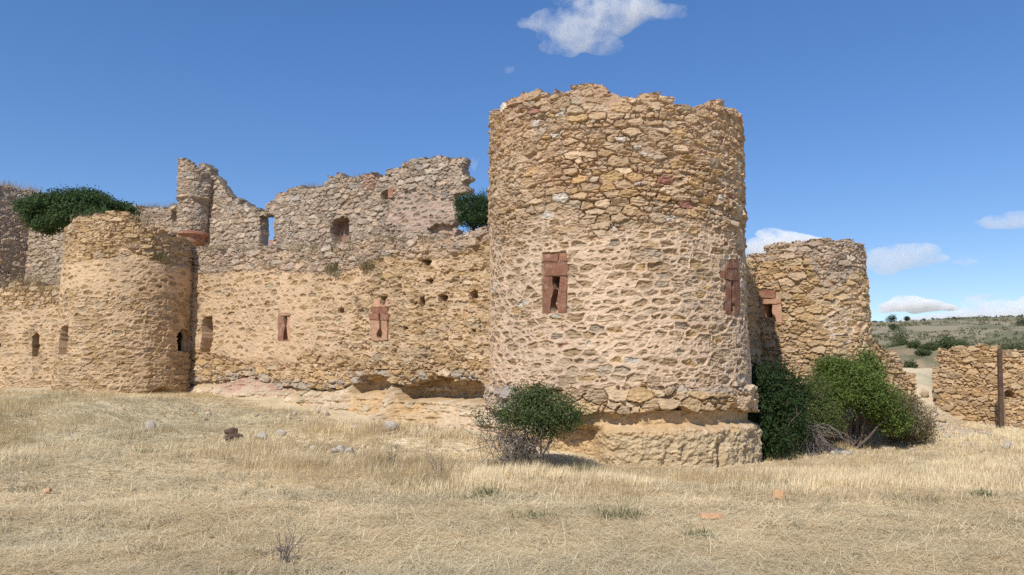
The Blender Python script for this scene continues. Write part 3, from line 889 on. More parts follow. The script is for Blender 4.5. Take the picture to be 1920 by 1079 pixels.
d = np.where(h2, -0.48 + 0.08 * fbm(U * 5, Z * 5, 3, 56), d)
d = np.where(h3, -0.3, d); d = np.where(nic, -0.26 + 0.08 * fbm(U * 5, Z * 5, 3, 57), d)
col = np.where(h2[..., None], lerp(col, np.array((0.34, 0.20, 0.15)), 0.7), col)  # recess coloured darker to deepen the shade inside the hole
keep &= ~door & ~h2o
shell("wall_shell", UW, ug, zg, d, col, cells(keep), 0.4, M_STONE, uw)
rb = block("window_jamb", UW, c2(bx(848, 155, 868, 192)), -0.25, 0.075, M_RED, uw)
block("door_block", UW, c2([(372, 352), (392, 350), (392, 372), (372, 374)]), -0.4, -0.1, M_PINK, uw)

# small corner turret with a red corbel
pc = at_depth(np.array([364.0]), np.array([400.0]), np.array([30.2]))[0]
T3 = Cyl(pc[0], pc[1], 0.60)
tur = thing("corner_turret", (pc[0], pc[1], zpx(T3, 364, 452)), "slim grey round turret with broken pointed top and red stone corbel", "turret")
zcol = zpx(T3, 364, 371); zred = zpx(T3, 364, 434); zrb = zpx(T3, 364, 453)
ug = cyl_axis(T3.R, 0.03, 2.0, 0.08); zg = axis(zred, 11.4, 0.03)
U, Z = np.meshgrid(ug, zg)
rim = prof(T3, [(338, 296), (345, 297), (352, 301), (362, 307), (372, 313), (378, 318), (386, 324), (392, 330)])
ms = masonry(U, Z, 451, 0.33, 0.19, np.full(U.shape, -0.01), 0.03, 0.05, GREY, jcol=(0.36, 0.285, 0.2), mcol=(0.46, 0.36, 0.26))
up_ = sst(zcol - 0.02, zcol + 0.02, Z)
d = ms['d'] + 0.07 * up_ + 0.05 * np.exp(-((Z - zcol) / 0.09) ** 2)
keep = (ms['sz'] + 0.02 < rim(ms['su'])) & (Z < rim(U) + 0.1)
shell("wall_shell", T3, ug, zg, d, ms['col'], cells(keep), 0.3, M_STONE, tur, wrap=True)
a = np.linspace(0, 2 * math.pi, 49)[:-1]
prf = [(0.60, zred + 0.03), (0.68, zred + 0.0), (0.70, zred - 0.10), (0.62, zred - 0.15), (0.58, zred - 0.2), (0.54, zrb), (0.1, zrb - 0.12)]
VV = np.array([[pc[0] + r_ * math.cos(t), pc[1] + r_ * math.sin(t), zz] for r_, zz in prf for t in a])
qq = [[k * 48 + i, (k + 1) * 48 + i, (k + 1) * 48 + (i + 1) % 48, k * 48 + (i + 1) % 48] for k in range(len(prf) - 1) for i in range(48)]
build("corbel", VV, qq, None, M_RED, tur, None)

# wall behind, running from the turret to the left under the ivy
def simple_wall(name, P, top_px, zlo, step, seed, label, cat, pal=GREY, cw=0.33, ch=0.2, thick=0.6, mort=-0.02, group=None, bot_px=None, u0=0.0, u1=None, rel=0.05, leftcut=None, pal2=None, mixf=None, jcol=(0.36, 0.285, 0.2), mcol=(0.5, 0.38, 0.26), holes=(), gapd=0.08):
    u1 = P.L if u1 is None else u1
    top = prof(P, top_px)
    ug = axis(u0, u1, step)
    zmax = max(float(np.max(top(ug))), 0) + 0.35
    zg = axis(zlo, zmax, step)
    U, Z = np.meshgrid(ug, zg)
    n = fbm(U * 0.8, Z, 3, seed + 5)
    ms = masonry(U, Z, seed, cw, ch, mort + 0.03 * n, rel, gapd, pal, pal2, mixf(U, Z) if mixf else None, jcol=jcol, mcol=mcol)
    keep = (ms['sz'] + 0.02 < top(ms['su'])) & (Z < top(U) + 0.1)
    d = ms['d']
    Uj, Zj = jag(U, Z, seed + 9, 0.04)
    for h, dp in holes:
        d = np.where(inside(poly(P, h), Uj, Zj), -dp, d)
    mid = P.pt(np.array([0.5 * (u0 + u1)]), np.array([zlo]))[0]
    t = thing(name, mid, label, cat, group)
    shell("wall_shell", P, ug, zg, d, ms['col'], cells(keep), thick, M_STONE, t)
    return t


BW = Plane((-22.8, 34.6), (-13.6, 31.0))
simple_wall("ruined_wall", BW, [(60, 392), (130, 392), (200, 388), (245, 392), (262, 390), (300, 388), (330, 386), (350, 384)], 4.0, 0.035, 501,
            "low sunlit grey wall behind the smaller tower, running from the ivy to the turret", "wall", holes=(([(322, 395), (331, 392), (333, 415), (324, 418)], 0.25),))
DW = Plane((-26.4, 29.0), (-22.4, 35.0))
simple_wall("ruined_wall", DW, [(-60, 340), (-20, 346), (0, 346), (30, 352), (60, 358), (70, 362), (90, 365)], 4.0, 0.035, 551,
            "high shaded grey wall at the left edge below the dry grass", "wall", thick=0.8)

# earth that fills the ward behind the outer wall
cx = np.linspace(-30, 3.5, 120); cy = np.linspace(17, 48, 110)
CX, CY = np.meshgrid(cx, cy)
dist = -((CX - Aw[0]) * CW.n[0] + (CY - Aw[1]) * CW.n[1])
dist2 = -((CX - LW.A[0]) * LW.n[0] + (CY - LW.A[1]) * LW.n[1])
CZ = 4.55 + 0.10 * np.clip(np.minimum(dist, dist2), 0, 8) + 0.1 * fbm(CX * 0.8, CY * 0.8, 3, 61)
ins = (np.minimum(dist, dist2) > 0.5) & ((CX - T1.c[0]) ** 2 + (CY - T1.c[1]) ** 2 > 2.3 ** 2) & (CX < 1.5 + 0 * CX)
I, J = np.meshgrid(np.arange(119), np.arange(109))
aq = np.stack([J * 120 + I, J * 120 + I + 1, (J + 1) * 120 + I + 1, (J + 1) * 120 + I], -1)[ins[:-1, :-1]]
o = build("courtyard_ground", np.stack([CX, CY, CZ], -1).reshape(-1, 3), aq, None, M_GROUND, None, ground_col(CX * 1.7, CY * 0.6).reshape(-1, 3) * 0.9, True)
o["kind"] = "structure"

# ------------------------------------------------------------------ RIGHT SIDE: connecting wall, right tower, ruins
T4 = Cyl(8.52, 22.43, 2.0)
SW = Plane((3.6, 18.0), (7.25, 21.3))
simple_wall("curtain_wall", SW, [(1380, 492), (1404, 486), (1412, 490), (1424, 496), (1440, 500)], 0.2, 0.028, 601,
            "narrow shaded strip of curtain wall squeezed between the largest tower and the right tower", "wall", OCHRE, group="outer curtain walls", mort=-0.035, jcol=(0.4, 0.28, 0.16))
T4c = thing("round_tower", (8.52, 22.43, 0), "round tower with grey stones on top and small red framed window, behind the green shrubs", "tower", "round castle towers")
ug = cyl_axis(T4.R, 0.026); zg = axis(-0.3, 6.3, 0.026)
U, Z = np.meshgrid(ug, zg)
rim = prof(T4, [(1395, 485), (1410, 476), (1425, 478), (1440, 462), (1460, 454), (1480, 452), (1500, 456), (1530, 453), (1560, 452), (1580, 450), (1600, 453), (1615, 458), (1624, 468), (1632, 480)])


def c5(pts):
    return [(1380 + x / 2.248, 400 + y / 2.248) for x, y in pts]


n = fbm(U * 0.9, Z, 3, 65)
gl = prof(T4, c5([(40, 190), (180, 200), (240, 195), (300, 200), (340, 290), (400, 340), (450, 310), (500, 250), (570, 240)]))
gm = sst(-0.05, 0.08, Z - gl(U) + 0.15 * n)
mo = np.exp(-(((U - poly(T4, c5([(440, 450)]))[0][0]) / 0.55) ** 2 + ((Z - poly(T4, c5([(440, 480)]))[0][1]) / 0.75) ** 2))
mort = -0.02 + 0.03 * n
ms = masonry(U, Z, 651, 0.37, 0.185, mort, 0.045, 0.08, OCHRE, GREY, gm, jcol=(0.43, 0.30, 0.175), mcol=(0.64, 0.52, 0.40), fl=sst(0.35, 0.8, mo + 0.3 * n), cov=0.018)
d, col = ms['d'], ms['col']
keep = (ms['sz'] + 0.02 < rim(ms['su'])) & (Z < rim(U) + 0.1)
d = np.where(inside(poly(T4, c5([(97, 325), (192, 325), (195, 462), (170, 462), (150, 440), (97, 446)])), U, Z), -0.04, d)
keep &= ~inside(poly(T4, c5([(109, 384), (153, 384), (153, 439), (110, 444)])), U, Z)
low = sst(1.25, 0.95, Z + 0.15 * n)
d = d - 0.35 * low
col = lerp(col, np.array((0.50, 0.31, 0.14)) * (1 + 0.15 * n)[..., None], (0.9 * low)[..., None])
FX4 = T4.c[0] + RV * np.cos(AV); FY4 = T4.c[1] + RV * np.sin(AV)
FV4 = np.stack([FX4, FY4, 4.3 + 0.12 * fbm(FX4 * 2, FY4 * 2, 3, 49)], -1).reshape(-1, 3)
build("added_light_blocker", FV4, fq, None, M_EARTH, T4c, np.tile((0.42, 0.32, 0.2), (len(FV4), 1)))  # disc added here too, so the tower reads dark through its window
shell("wall_shell", T4, ug, zg, d, col, cells(keep), 0.5, M_STONE, T4c, wrap=True)
zg2 = axis(-0.6, 1.25, 0.028); U2, Z2 = np.meshgrid(ug, zg2)
nf2 = fbm(U2 * 5, Z2 * 7, 4, 67); n2 = fbm(U2 * 1.5, Z2 * 1.2, 3, 68)
d2 = lerp(0.75, -0.35, sst(0.5, 1.15, Z2 + 0.25 * n2)) + 0.10 * nf2 + 0.15 * n2
c2_ = np.array((0.45, 0.31, 0.175)) * (1 + 0.25 * nf2 + 0.15 * n2)[..., None]
shell("clay_foundation", T4, ug, zg2, d2, c2_, np.ones((len(zg2) - 1, len(ug)), bool), 1.2, M_EARTH, T4c, wrap=True)
fr = block("window_frame", T4, c5([(152, 385), (192, 384), (194, 460), (172, 462), (170, 438), (153, 438)]), -0.25, 0.05, M_PINK, T4c)
block("lintel", T4, c5([(103, 360), (190, 362), (190, 383), (103, 383)]), -0.25, 0.054, M_PINK, fr)
block("lintel", T4, c5([(98, 326), (166, 326), (166, 357), (98, 357)]), -0.2, 0.05, M_RED, fr)
block("jamb", T4, c5([(99, 384), (109, 384), (109, 444), (99, 446)]), -0.25, 0.045, M_PINK, fr)

RA = Plane(at_depth(np.array([1600.]), np.array([700.]), np.array([22.6]))[0][:2], at_depth(np.array([1735.]), np.array([700.]), np.array([24.6]))[0][:2])
simple_wall("ruined_wall", RA, c5([(480, 500), (565, 522), (590, 545), (605, 552), (640, 582), (680, 600), (690, 622), (720, 668), (745, 672), (752, 690), (758, 740), (770, 800)]), 0.0, 0.028, 701,
            "low stepped ochre wall crumbling down from the right tower towards the gap", "wall", OCHRE, 0.36, 0.17, 0.8, -0.05, "low ruined walls", rel=0.06, jcol=(0.42, 0.28, 0.15))
RB = Plane(at_depth(np.array([1747.]), np.array([700.]), np.array([24.95]))[0][:2], at_depth(np.array([1873.]), np.array([700.]), np.array([23.7]))[0][:2])
simple_wall("ruined_wall", RB, c5([(818, 800), (826, 690), (830, 615), (850, 592), (862, 572), (890, 576), (910, 560), (960, 566), (1000, 560), (1020, 556), (1060, 556), (1105, 568), (1115, 570)]), -0.4, 0.028, 751,
            "broken ochre wall left of the brown post, capped with grey stones", "wall", OCHRE, 0.34, 0.17, 0.7, -0.04, "low ruined walls", rel=0.06, pal2=GREY,
            mixf=lambda U, Z: sst(1.9, 2.9, U) * sst(3.0, 3.5, Z) + 0 * U, jcol=(0.44, 0.30, 0.18))
RC = Plane(at_depth(np.array([1866.]), np.array([700.]), np.array([24.3]))[0][:2], at_depth(np.array([2080.]), np.array([700.]), np.array([24.2]))[0][:2])
simple_wall("ruined_wall", RC, c5([(1090, 600), (1120, 600), (1140, 598), (1160, 590), (1185, 578), (1230, 580), (1300, 600), (1600, 640)]), -0.4, 0.028, 801,
            "ochre wall at the right edge with a dark ragged hollow, right of the brown post", "wall", OCHRE, 0.34, 0.17, 0.7, -0.04, "low ruined walls", rel=0.06, jcol=(0.44, 0.30, 0.18),
            holes=((c5([(1122, 755), (1145, 748), (1178, 758), (1176, 778), (1130, 776)]), 0.35),))

# ------------------------------------------------------------------ POST
pb = at_depth(np.array([1877.0]), np.array([803.0]), np.array([22.3]))[0]
pb[2] = float(ground_z(pb[0], pb[1])) - 0.1
pt_ = at_depth(np.array([1874.0]), np.array([655.0]), np.array([22.3]))[0]
bm = bmesh.new()
hw = 0.062
N_ = 10
rr = np.random.RandomState(3)
rings = []
for k in range(N_ + 1):
    f = k / N_
    c = pb + (pt_ - pb) * f
    j = (rr.rand(8) - 0.5) * 0.012
    s_ = hw * (1.0 - 0.08 * f)
    ch = 0.02
    pts = [(-s_, -s_ + ch), (-s_ + ch, -s_), (s_ - ch, -s_), (s_, -s_ + ch), (s_, s_ - ch), (s_ - ch, s_), (-s_ + ch, s_), (-s_, s_ - ch)]
    rings.append([bm.verts.new((c[0] + x + j[i], c[1] + y + j[-i], c[2] + (0.05 * x / hw if k == N_ else 0))) for i, (x, y) in enumerate(pts)])
for k in range(N_):
    for i in range(8):
        bm.faces.new((rings[k][i], rings[k][(i + 1) % 8], rings[k + 1][(i + 1) % 8], rings[k + 1][i]))
bm.faces.new(rings[-1]); bm.faces.new(rings[0][::-1])
o = bm_obj("post", bm, M_POST)
tag(o, "upright weathered brown post standing between the two ruined walls at the right", "post")


# ------------------------------------------------------------------ VEGETATION
def leaves(P, size, rs, up=0.4, aspect=0.5, nrm=None):
    """folded leaf-sized quads at points P"""
    n = len(P)
    a = rs.normal(size=(n, 3)); a /= np.linalg.norm(a, axis=1)[:, None] + 1e-9
    nn = rs.normal(size=(n, 3)) + np.array([0, -0.2, up * 2])
    if nrm is not None: nn = nn + nrm * 1.2
    b = np.cross(nn, a); b /= np.linalg.norm(b, axis=1)[:, None] + 1e-9
    L = (size * (0.6 + 0.8 * rs.rand(n)))[:, None]
    c = np.cross(a, b)
    W = L * aspect * 0.5
    V = np.stack([P - a * L * 0.5, P + b * W + c * W * 0.3, P + a * L * 0.5, P - b * W + c * W * 0.3], 1).reshape(-1, 3)
    q = np.arange(4 * n).reshape(-1, 4)
    return V, q


def blob_points(blobs, n, rs, hollow=0.55, clump=0.0, csize=0.12):
    """points through a crown made of lobes; gathered into sprays so that gaps show"""
    blobs = np.array(blobs, float)
    vol = blobs[:, 3] * blobs[:, 4] * blobs[:, 5]
    vol = vol ** 0.75
    k = rs.choice(len(blobs), n, p=vol / vol.sum())
    v = rs.normal(size=(n, 3)); v /= np.linalg.norm(v, axis=1)[:, None]
    r = (hollow ** 3 + (1 - hollow ** 3) * rs.rand(n)) ** (1 / 3.0)
    r = np.where(rs.rand(n) < 0.2, r * (1 + 0.42 * rs.rand(n)), r)
    lum = 1 + 0.30 * fbm(v[:, 0] * 2.3 + k * 7, v[:, 1] * 2.3 + v[:, 2] * 2.9, 3, 900)
    P = blobs[k, :3] + v * (r * lum)[:, None] * blobs[k, 3:6]
    return P, v


def sprays(blobs, nspray, per, spread, rs, hollow=0.5):
    C_, v = blob_points(blobs, nspray, rs, hollow)
    P = np.repeat(C_, per, 0) + rs.normal(size=(nspray * per, 3)) * spread
    tone = np.repeat(rs.rand(nspray), per)
    return P, np.repeat(v, per, 0), tone


def leafcol(n, tone, rs, dark, light, dry=None, pdry=0.0):
    t = np.clip(0.65 * tone + 0.5 * rs.rand(n) - 0.08, 0, 1)[:, None]
    c = lerp(np.array(dark), np.array(light), t)
    if dry is not None:
        m = rs.rand(n) < pdry
        c[m] = np.array(dry) * (0.7 + 0.6 * rs.rand(m.sum()))[:, None]
    return np.repeat(c, 4, 0)


class Tubes:
    def __init__(s): s.V = []; s.Q = []; s.n = 0

    def add(s, pts, r0, r1, sides=5):
        pts = np.array(pts, float); m = len(pts)
        a = np.linspace(0, 2 * math.pi, sides + 1)[:-1]
        t = np.gradient(pts, axis=0); t /= np.linalg.norm(t, axis=1)[:, None] + 1e-9
        ref = np.array([0.3, 0.9, 0.2]); x = np.cross(t, ref); x /= np.linalg.norm(x, axis=1)[:, None] + 1e-9
        y = np.cross(t, x)
        r = np.linspace(r0, r1, m)
        ring = pts[:, None, :] + r[:, None, None] * (np.cos(a)[None, :, None] * x[:, None, :] + np.sin(a)[None, :, None] * y[:, None, :])
        i, j = np.meshgrid(np.arange(sides), np.arange(m - 1))
        q = np.stack([j * sides + i, j * sides + (i + 1) % sides, (j + 1) * sides + (i + 1) % sides, (j + 1) * sides + i], -1).reshape(-1, 4) + s.n
        s.V.append(ring.reshape(-1, 3)); s.Q.append(q); s.n += m * sides

    def build(s, name, mat, parent):
        return build(name, np.concatenate(s.V), np.concatenate(s.Q), None, mat, parent, None, True)


def wiggle(a, b, rs, n=7, amp=0.12, sag=0.0):
    a = np.array(a, float); b = np.array(b, float)
    f = np.linspace(0, 1, n)[:, None]
    L = np.linalg.norm(b - a)
    off = np.cumsum(rs.normal(size=(n, 3)) * amp * L / n, 0) * np.minimum(1, 3 * f)
    return a + (b - a) * f + off + np.array([0, 0, 1]) * (sag * L * np.sin(f * math.pi))


def stems(blobs, base, rs, k=9, r0=0.03, twigs=4):
    T = Tubes(); blobs = np.array(blobs)
    for i in range(k):
        bl = blobs[rs.randint(len(blobs))]
        e = bl[:3] + rs.normal(size=3) * bl[3:6] * 0.35
        s0 = np.array(base) + np.array([rs.normal() * 0.12, rs.normal() * 0.1, -0.08])
        p = wiggle(s0, e, rs, 8, 0.25, 0.06)
        T.add(p, r0 * (0.6 + 0.6 * rs.rand()), r0 * 0.25)
        for j in range(twigs):
            m = p[rs.randint(3, 8)]
            e2 = m + rs.normal(size=3) * bl[3:6] * 0.5
            T.add(wiggle(m, e2, rs, 5, 0.25), r0 * 0.3, r0 * 0.1, 3)
    return T


def shrub(name, base, blobs, nspray, per, spread, size, dark, light, seed, label, cat, group=None, hollow=0.5, kst=9, r0=0.03, up=0.4, dry=None, pdry=0.0, aspect=0.5, mat=None):
    rs = np.random.RandomState(seed)
    t = thing(name, base, label, cat, group)
    P, v, tone = sprays(blobs, nspray, per, spread, rs, hollow)
    Vv, q = leaves(P, size, rs, up, aspect, v)
    build("foliage", Vv, q, None, M_LEAF, t, leafcol(len(P), tone, rs, dark, light, dry, pdry))
    if kst: stems(blobs, base, rs, kst, r0).build("stem", mat or M_BARK, t)
    return t


def pb3(px, py, y):
    return at_depth(np.array([float(px)]), np.array([float(py)]), np.array([float(y)]))[0]


def lobes(lst):
    """(px, py, depth, half-width px, half-height px, half-depth m)"""
    out = []
    for px, py, y, wx, hy, dy in lst:
        c = pb3(px, py, y); k = y / F_PX
        out.append((*c, wx * k, dy, hy * k))
    return out


# dark green bush in front of the main tower, over a tangle of dead wood
bb = pb3(990, 872, 13.4); bb[2] = float(ground_z(bb[0], bb[1]))
L1 = lobes([(1015, 775, 13.4, 62, 42, 0.5), (960, 778, 13.4, 34, 26, 0.4), (1062, 778, 13.4, 36, 24, 0.4), (1000, 745, 13.4, 40, 22, 0.35), (1035, 800, 13.4, 45, 18, 0.4), (1012, 765, 13.3, 50, 35, 0.45)])
b1 = shrub("shrub", bb, L1, 850, 16, 0.06, 0.042, (0.042, 0.066, 0.02), (0.15, 0.20, 0.075), 11,
           "dark green bush over a tangle of bare grey twigs, in front of the largest tower", "bush", hollow=0.3, kst=10, r0=0.022)
rs = np.random.RandomState(12)
# stray sprays
P, v, tone = sprays(lobes([(1090, 776, 13.4, 30, 8, 0.2), (925, 790, 13.4, 22, 16, 0.25), (1020, 730, 13.4, 18, 16, 0.2), (985, 735, 13.4, 30, 12, 0.2), (905, 780, 13.4, 16, 12, 0.2)]), 110, 9, 0.045, rs)
Vv, q = leaves(P, 0.04, rs)
build("loose_sprays", Vv, q, None, M_LEAF, b1, leafcol(len(P), tone, rs, (0.03, 0.05, 0.016), (0.09, 0.12, 0.05)))
T = Tubes()
tw = lobes([(985, 830, 13.35, 48, 34, 0.4), (935, 820, 13.35, 44, 34, 0.35), (970, 845, 13.3, 35, 25, 0.35)])
for i in range(260):
    bl = np.array(tw[rs.choice(3, p=(0.5, 0.25, 0.25))])
    d_ = rs.normal(size=3); d_ /= np.linalg.norm(d_)
    e = bl[:3] + d_ * bl[3:6] * (0.6 + 0.6 * rs.rand())
    s0 = bb + rs.normal(size=3) * np.array([0.22, 0.15, 0.03]) if i % 3 == 0 else bl[:3] + rs.normal(size=3) * bl[3:6] * 0.6
    if e[2] < bb[2] - 0.05: e[2] = bb[2] + 0.05
    T.add(wiggle(s0, e, rs, 6, 0.5), 0.007, 0.0035, 3)
T.build("dead_twigs", M_TWIG, b1)

# shrubs on the right
b2b = pb3(1455, 868, 16.5); b2b[2] = float(ground_z(b2b[0], b2b[1]))
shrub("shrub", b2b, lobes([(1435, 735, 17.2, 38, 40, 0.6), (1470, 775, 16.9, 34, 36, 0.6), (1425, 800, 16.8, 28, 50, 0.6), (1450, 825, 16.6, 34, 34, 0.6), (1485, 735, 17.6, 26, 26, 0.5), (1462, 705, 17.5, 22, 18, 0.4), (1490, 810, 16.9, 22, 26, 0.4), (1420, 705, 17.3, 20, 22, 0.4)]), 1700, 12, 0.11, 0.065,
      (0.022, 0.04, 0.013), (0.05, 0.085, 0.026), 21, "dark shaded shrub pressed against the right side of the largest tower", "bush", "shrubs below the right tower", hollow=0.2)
b3b = pb3(1600, 838, 18.6); b3b[2] = float(ground_z(b3b[0], b3b[1]))
shrub("shrub", b3b, lobes([(1590, 712, 18.6, 48, 36, 0.8), (1622, 740, 18.4, 50, 28, 0.8), (1568, 735, 18.4, 38, 32, 0.7), (1648, 764, 18.4, 36, 20, 0.6), (1560, 690, 18.8, 26, 20, 0.5), (1630, 700, 18.8, 22, 26, 0.5), (1672, 788, 18.4, 32, 22, 0.5), (1622, 680, 18.8, 10, 26, 0.3)]), 3000, 13, 0.085, 0.06,
      (0.065, 0.105, 0.02), (0.195, 0.255, 0.065), 22, "large bright green leafy shrub at the foot of the right tower", "bush", "shrubs below the right tower", hollow=0.35, kst=14, r0=0.035)
b4b = pb3(1520, 850, 17.4); b4b[2] = float(ground_z(b4b[0], b4b[1]))
b4 = shrub("shrub", b4b, lobes([(1520, 765, 17.6, 38, 42, 0.6), (1545, 785, 17.4, 30, 26, 0.5), (1505, 790, 17.4, 28, 28, 0.5), (1530, 730, 17.9, 26, 26, 0.4)]), 1300, 12, 0.075, 0.045,
           (0.06, 0.09, 0.025), (0.15, 0.19, 0.06), 23, "olive green shrub with dead grey twigs under it, left of the bright green shrub", "bush", "shrubs below the right tower", hollow=0.3, dry=(0.22, 0.17, 0.09), pdry=0.08)
rs = np.random.RandomState(24)
T = Tubes()
for i in range(240):
    c = pb3(1505 + rs.normal() * 12, 805 + rs.normal() * 8, 17.2)
    e = pb3(1520 + rs.normal() * 30, 838 + rs.normal() * 14, 16.9 + rs.normal() * 0.25)
    e[2] = max(e[2], b4b[2] + 0.02)
    T.add(wiggle(c, e, rs, 6, 0.45, 0.1), 0.009, 0.004, 3)
T.build("dead_twigs", M_TWIG, b4)
b5b = pb3(1715, 828, 19.0); b5b[2] = float(ground_z(b5b[0], b5b[1]))
shrub("shrub", b5b, lobes([(1710, 785, 19.2, 32, 38, 0.5), (1725, 805, 19.0, 24, 26, 0.4), (1695, 810, 18.9, 30, 22, 0.4), (1690, 760, 19.3, 22, 22, 0.4)]), 1300, 10, 0.08, 0.045,
      (0.085, 0.085, 0.035), (0.19, 0.18, 0.085), 25, "thin brownish green half-dry shrub at the right end of the shrubs", "bush", "shrubs below the right tower", hollow=0.25, dry=(0.25, 0.18, 0.11), pdry=0.35)
# tree growing on top of the curtain wall beside the main tower
tb = pb3(893, 436, 19.6)
shrub("wall_tree", tb, lobes([(880, 392, 19.6, 25, 26, 0.5), (908, 384, 19.5, 22, 20, 0.45), (890, 412, 19.5, 32, 18, 0.5), (915, 405, 19.4, 20, 22, 0.4), (866, 378, 19.7, 12, 12, 0.3)]), 850, 16, 0.055, 0.05,
      (0.026, 0.048, 0.02), (0.075, 0.125, 0.045), 31, "dark green bush growing on the wall top against the largest tower's left side", "bush", hollow=0.35, kst=7, r0=0.03)
# ivy over the walls at the left
ib = pb3(150, 425, 29.5)
iv = lobes([(150, 374, 30, 52, 19, 1.2), (85, 388, 29.8, 36, 22, 1.0), (200, 382, 30.2, 34, 13, 1.0), (110, 376, 30.2, 44, 15, 1.0), (178, 368, 30.4, 30, 13, 0.9), (85, 418, 29.2, 22, 15, 0.6), (58, 385, 29.8, 20, 12, 0.8), (228, 386, 30.4, 20, 7, 0.6), (250, 390, 30.6, 10, 4, 0.5),
            (150, 395, 29.6, 66, 16, 1.0), (125, 408, 29.0, 38, 14, 0.8), (180, 402, 29.2, 40, 12, 0.8), (68, 402, 29.4, 20, 22, 0.6)])
iv = [(a, b, c - 0.12, d * 0.84, e, f * 0.84) for a, b, c, d, e, f in iv]
t = shrub("ivy", ib, iv, 3200, 13, 0.10, 0.10, (0.034, 0.06, 0.02), (0.105, 0.165, 0.055), 32, "dense dark ivy mounded over the grey wall top at the left", "ivy", hollow=0.72, kst=6, r0=0.05, up=0.6)


def tuft(base, h, n, rs, spread=0.18, wd=0.012, dark=(0.2, 0.19, 0.08), light=(0.45, 0.37, 0.2), lean=0.5):
    P = np.array(base) + np.clip(rs.normal(size=(n, 3)), -1.5, 1.5) * np.array([spread, spread * 0.7, 0.0])
    return blades(P, h * (0.5 + 0.7 * rs.rand(n)), lean * (0.4 + rs.rand(n)), rs.rand(n) * 2 * math.pi, wd * (0.7 + 0.6 * rs.rand(n)),
                  lerp(np.array(dark), np.array(light), rs.rand(n)[:, None]))


def blades(P, h, lean, az, wd, c, curve=0.6):
    """grass blades: two-piece, bent over by lean (radians) towards az"""
    n = len(P)
    hd = np.stack([np.cos(az), np.sin(az), 0 * az], -1)
    sd = np.stack([-np.sin(az), np.cos(az), 0 * az], -1)
    l1 = lean * (1 - curve * 0.5); l2 = np.minimum(lean * (1 + curve * 0.5), 1.75)
    up = np.array([0, 0, 1.0])
    m = P + (hd * np.sin(l1)[:, None] + up * np.cos(l1)[:, None]) * (h * 0.55)[:, None]
    t = m + (hd * np.sin(l2)[:, None] + up * np.cos(l2)[:, None]) * (h * 0.45)[:, None]
    s = sd * (wd * 0.5)[:, None]
    V = np.stack([P - s, P + s, m + s * 0.8, m - s * 0.8, t], 1).reshape(-1, 3)
    i = np.arange(n)[:, None] * 5
    q = i + np.array([[0, 1, 2, 3]]); tr = i + np.array([[3, 2, 4]])
    return V, q, tr, np.repeat(c, 5, 0)


# tufts and small plants growing on the masonry
rs = np.random.RandomState(40)
tops = [(CW, 627, 512, 0.50, 'w'), (CW, 690, 505, 0.36, 'w'), (CW, 510, 498, 0.22, 'd'), (CW, 660, 462, 0.45, 'd'), (CW, 560, 464, 0.25, 'd'), (CW, 470, 466, 0.2, 'd'), (CW, 810, 450, 0.25, 'd'),
        (CW, 720, 452, 0.3, 'd'), (CW, 590, 470, 0.25, 'd'), (CW, 400, 466, 0.22, 'd'),
        (T2, 300, 488, 0.45, 'w'), (T2, 372, 512, 0.45, 'w'), (T2, 255, 412, 0.30, 'd'), (T2, 150, 410, 0.3, 'd'), (LW, 45, 540, 0.7, 'd'), (LW, 15, 538, 0.5, 'd'), (LW, 85, 545, 0.6, 'd'),
        (UW, 580, 350, 0.22, 'd'), (UW, 820, 300, 0.2, 'd'), (UW, 680, 330, 0.2, 'd'), (UW, 770, 308, 0.22, 'd'), (BW, 320, 388, 0.3, 'd'), (BW, 275, 388, 0.25, 'd')]
wl = {(627, 512): "green tuft with a trailing stem hanging from the middle of the curtain wall", (690, 505): "sparse dry green tuft on the curtain wall face, right of the hanging tuft",
      (300, 488): "grey green tuft growing out of the right side of the smaller tower", (372, 512): "grey green tuft in the corner where the smaller tower meets the curtain wall",
      (510, 498): "small dry tuft on the grey band, above the small worn slit", (660, 462): "largest straw tuft on the curtain wall top, below the broken window", (560, 464): "short dry tuft on the curtain wall top, right of the doorway hole",
      (470, 466): "short dry tuft on the curtain wall top, left of the doorway hole", (810, 450): "dry tuft on the curtain wall top, nearest the dark green bush", (720, 452): "dry tuft on the curtain wall top, above the T-shaped slit",
      (590, 470): "dry tuft on the curtain wall top, left of the broken window", (400, 466): "dry tuft on the curtain wall top, just right of the turret",
      (255, 412): "dry tuft on the sagging rim of the smaller tower, right of its highest stones", (150, 410): "dry tuft at the left end of the smaller tower's rim", (45, 540): "widest clump of grey dry weeds on the far left curtain wall", (15, 538): "clump of dry weeds at the left edge of the far left curtain wall",
      (85, 545): "clump of dry weeds on the far left curtain wall, touching the smaller tower", (580, 350): "tuft of grass on the ruined grey wall, at its lowest shoulder", (820, 300): "tuft of grass on the highest part of the ruined grey wall",
      (680, 330): "tuft of grass on the ruined grey wall, left of its red rubble patch", (770, 308): "tuft of grass on the ruined grey wall, above the red window block", (320, 388): "dry tuft on the low sunlit wall, nearest the turret", (275, 388): "dry tuft on the low sunlit wall, nearest the ivy"}
for sf, px, py, h, kd in tops:
    u, z = sf.hit(np.array([float(px)]), np.array([float(py)]))
    base = sf.pt(u, z, np.array([0.02 if kd == 'w' else -0.25]))[0]
    if kd == 'w':
        V1, q1, t1, c1 = tuft(base, h, 150, rs, 0.13, 0.012, (0.12, 0.12, 0.05), (0.34, 0.29, 0.16), 1.0)
    else:
        V1, q1, t1, c1 = tuft(base - np.array([0, 0, 0.1]), h + 0.1, 190, rs, 0.42 if h > 0.4 else 0.28, 0.010, (0.26, 0.21, 0.11), (0.48, 0.39, 0.24), 0.6)
    o = build("wall_plant", V1, q1, t1, M_GRASS, None, c1)
    tag(o, wl[(px, py)], "plant", "plants growing on the walls")

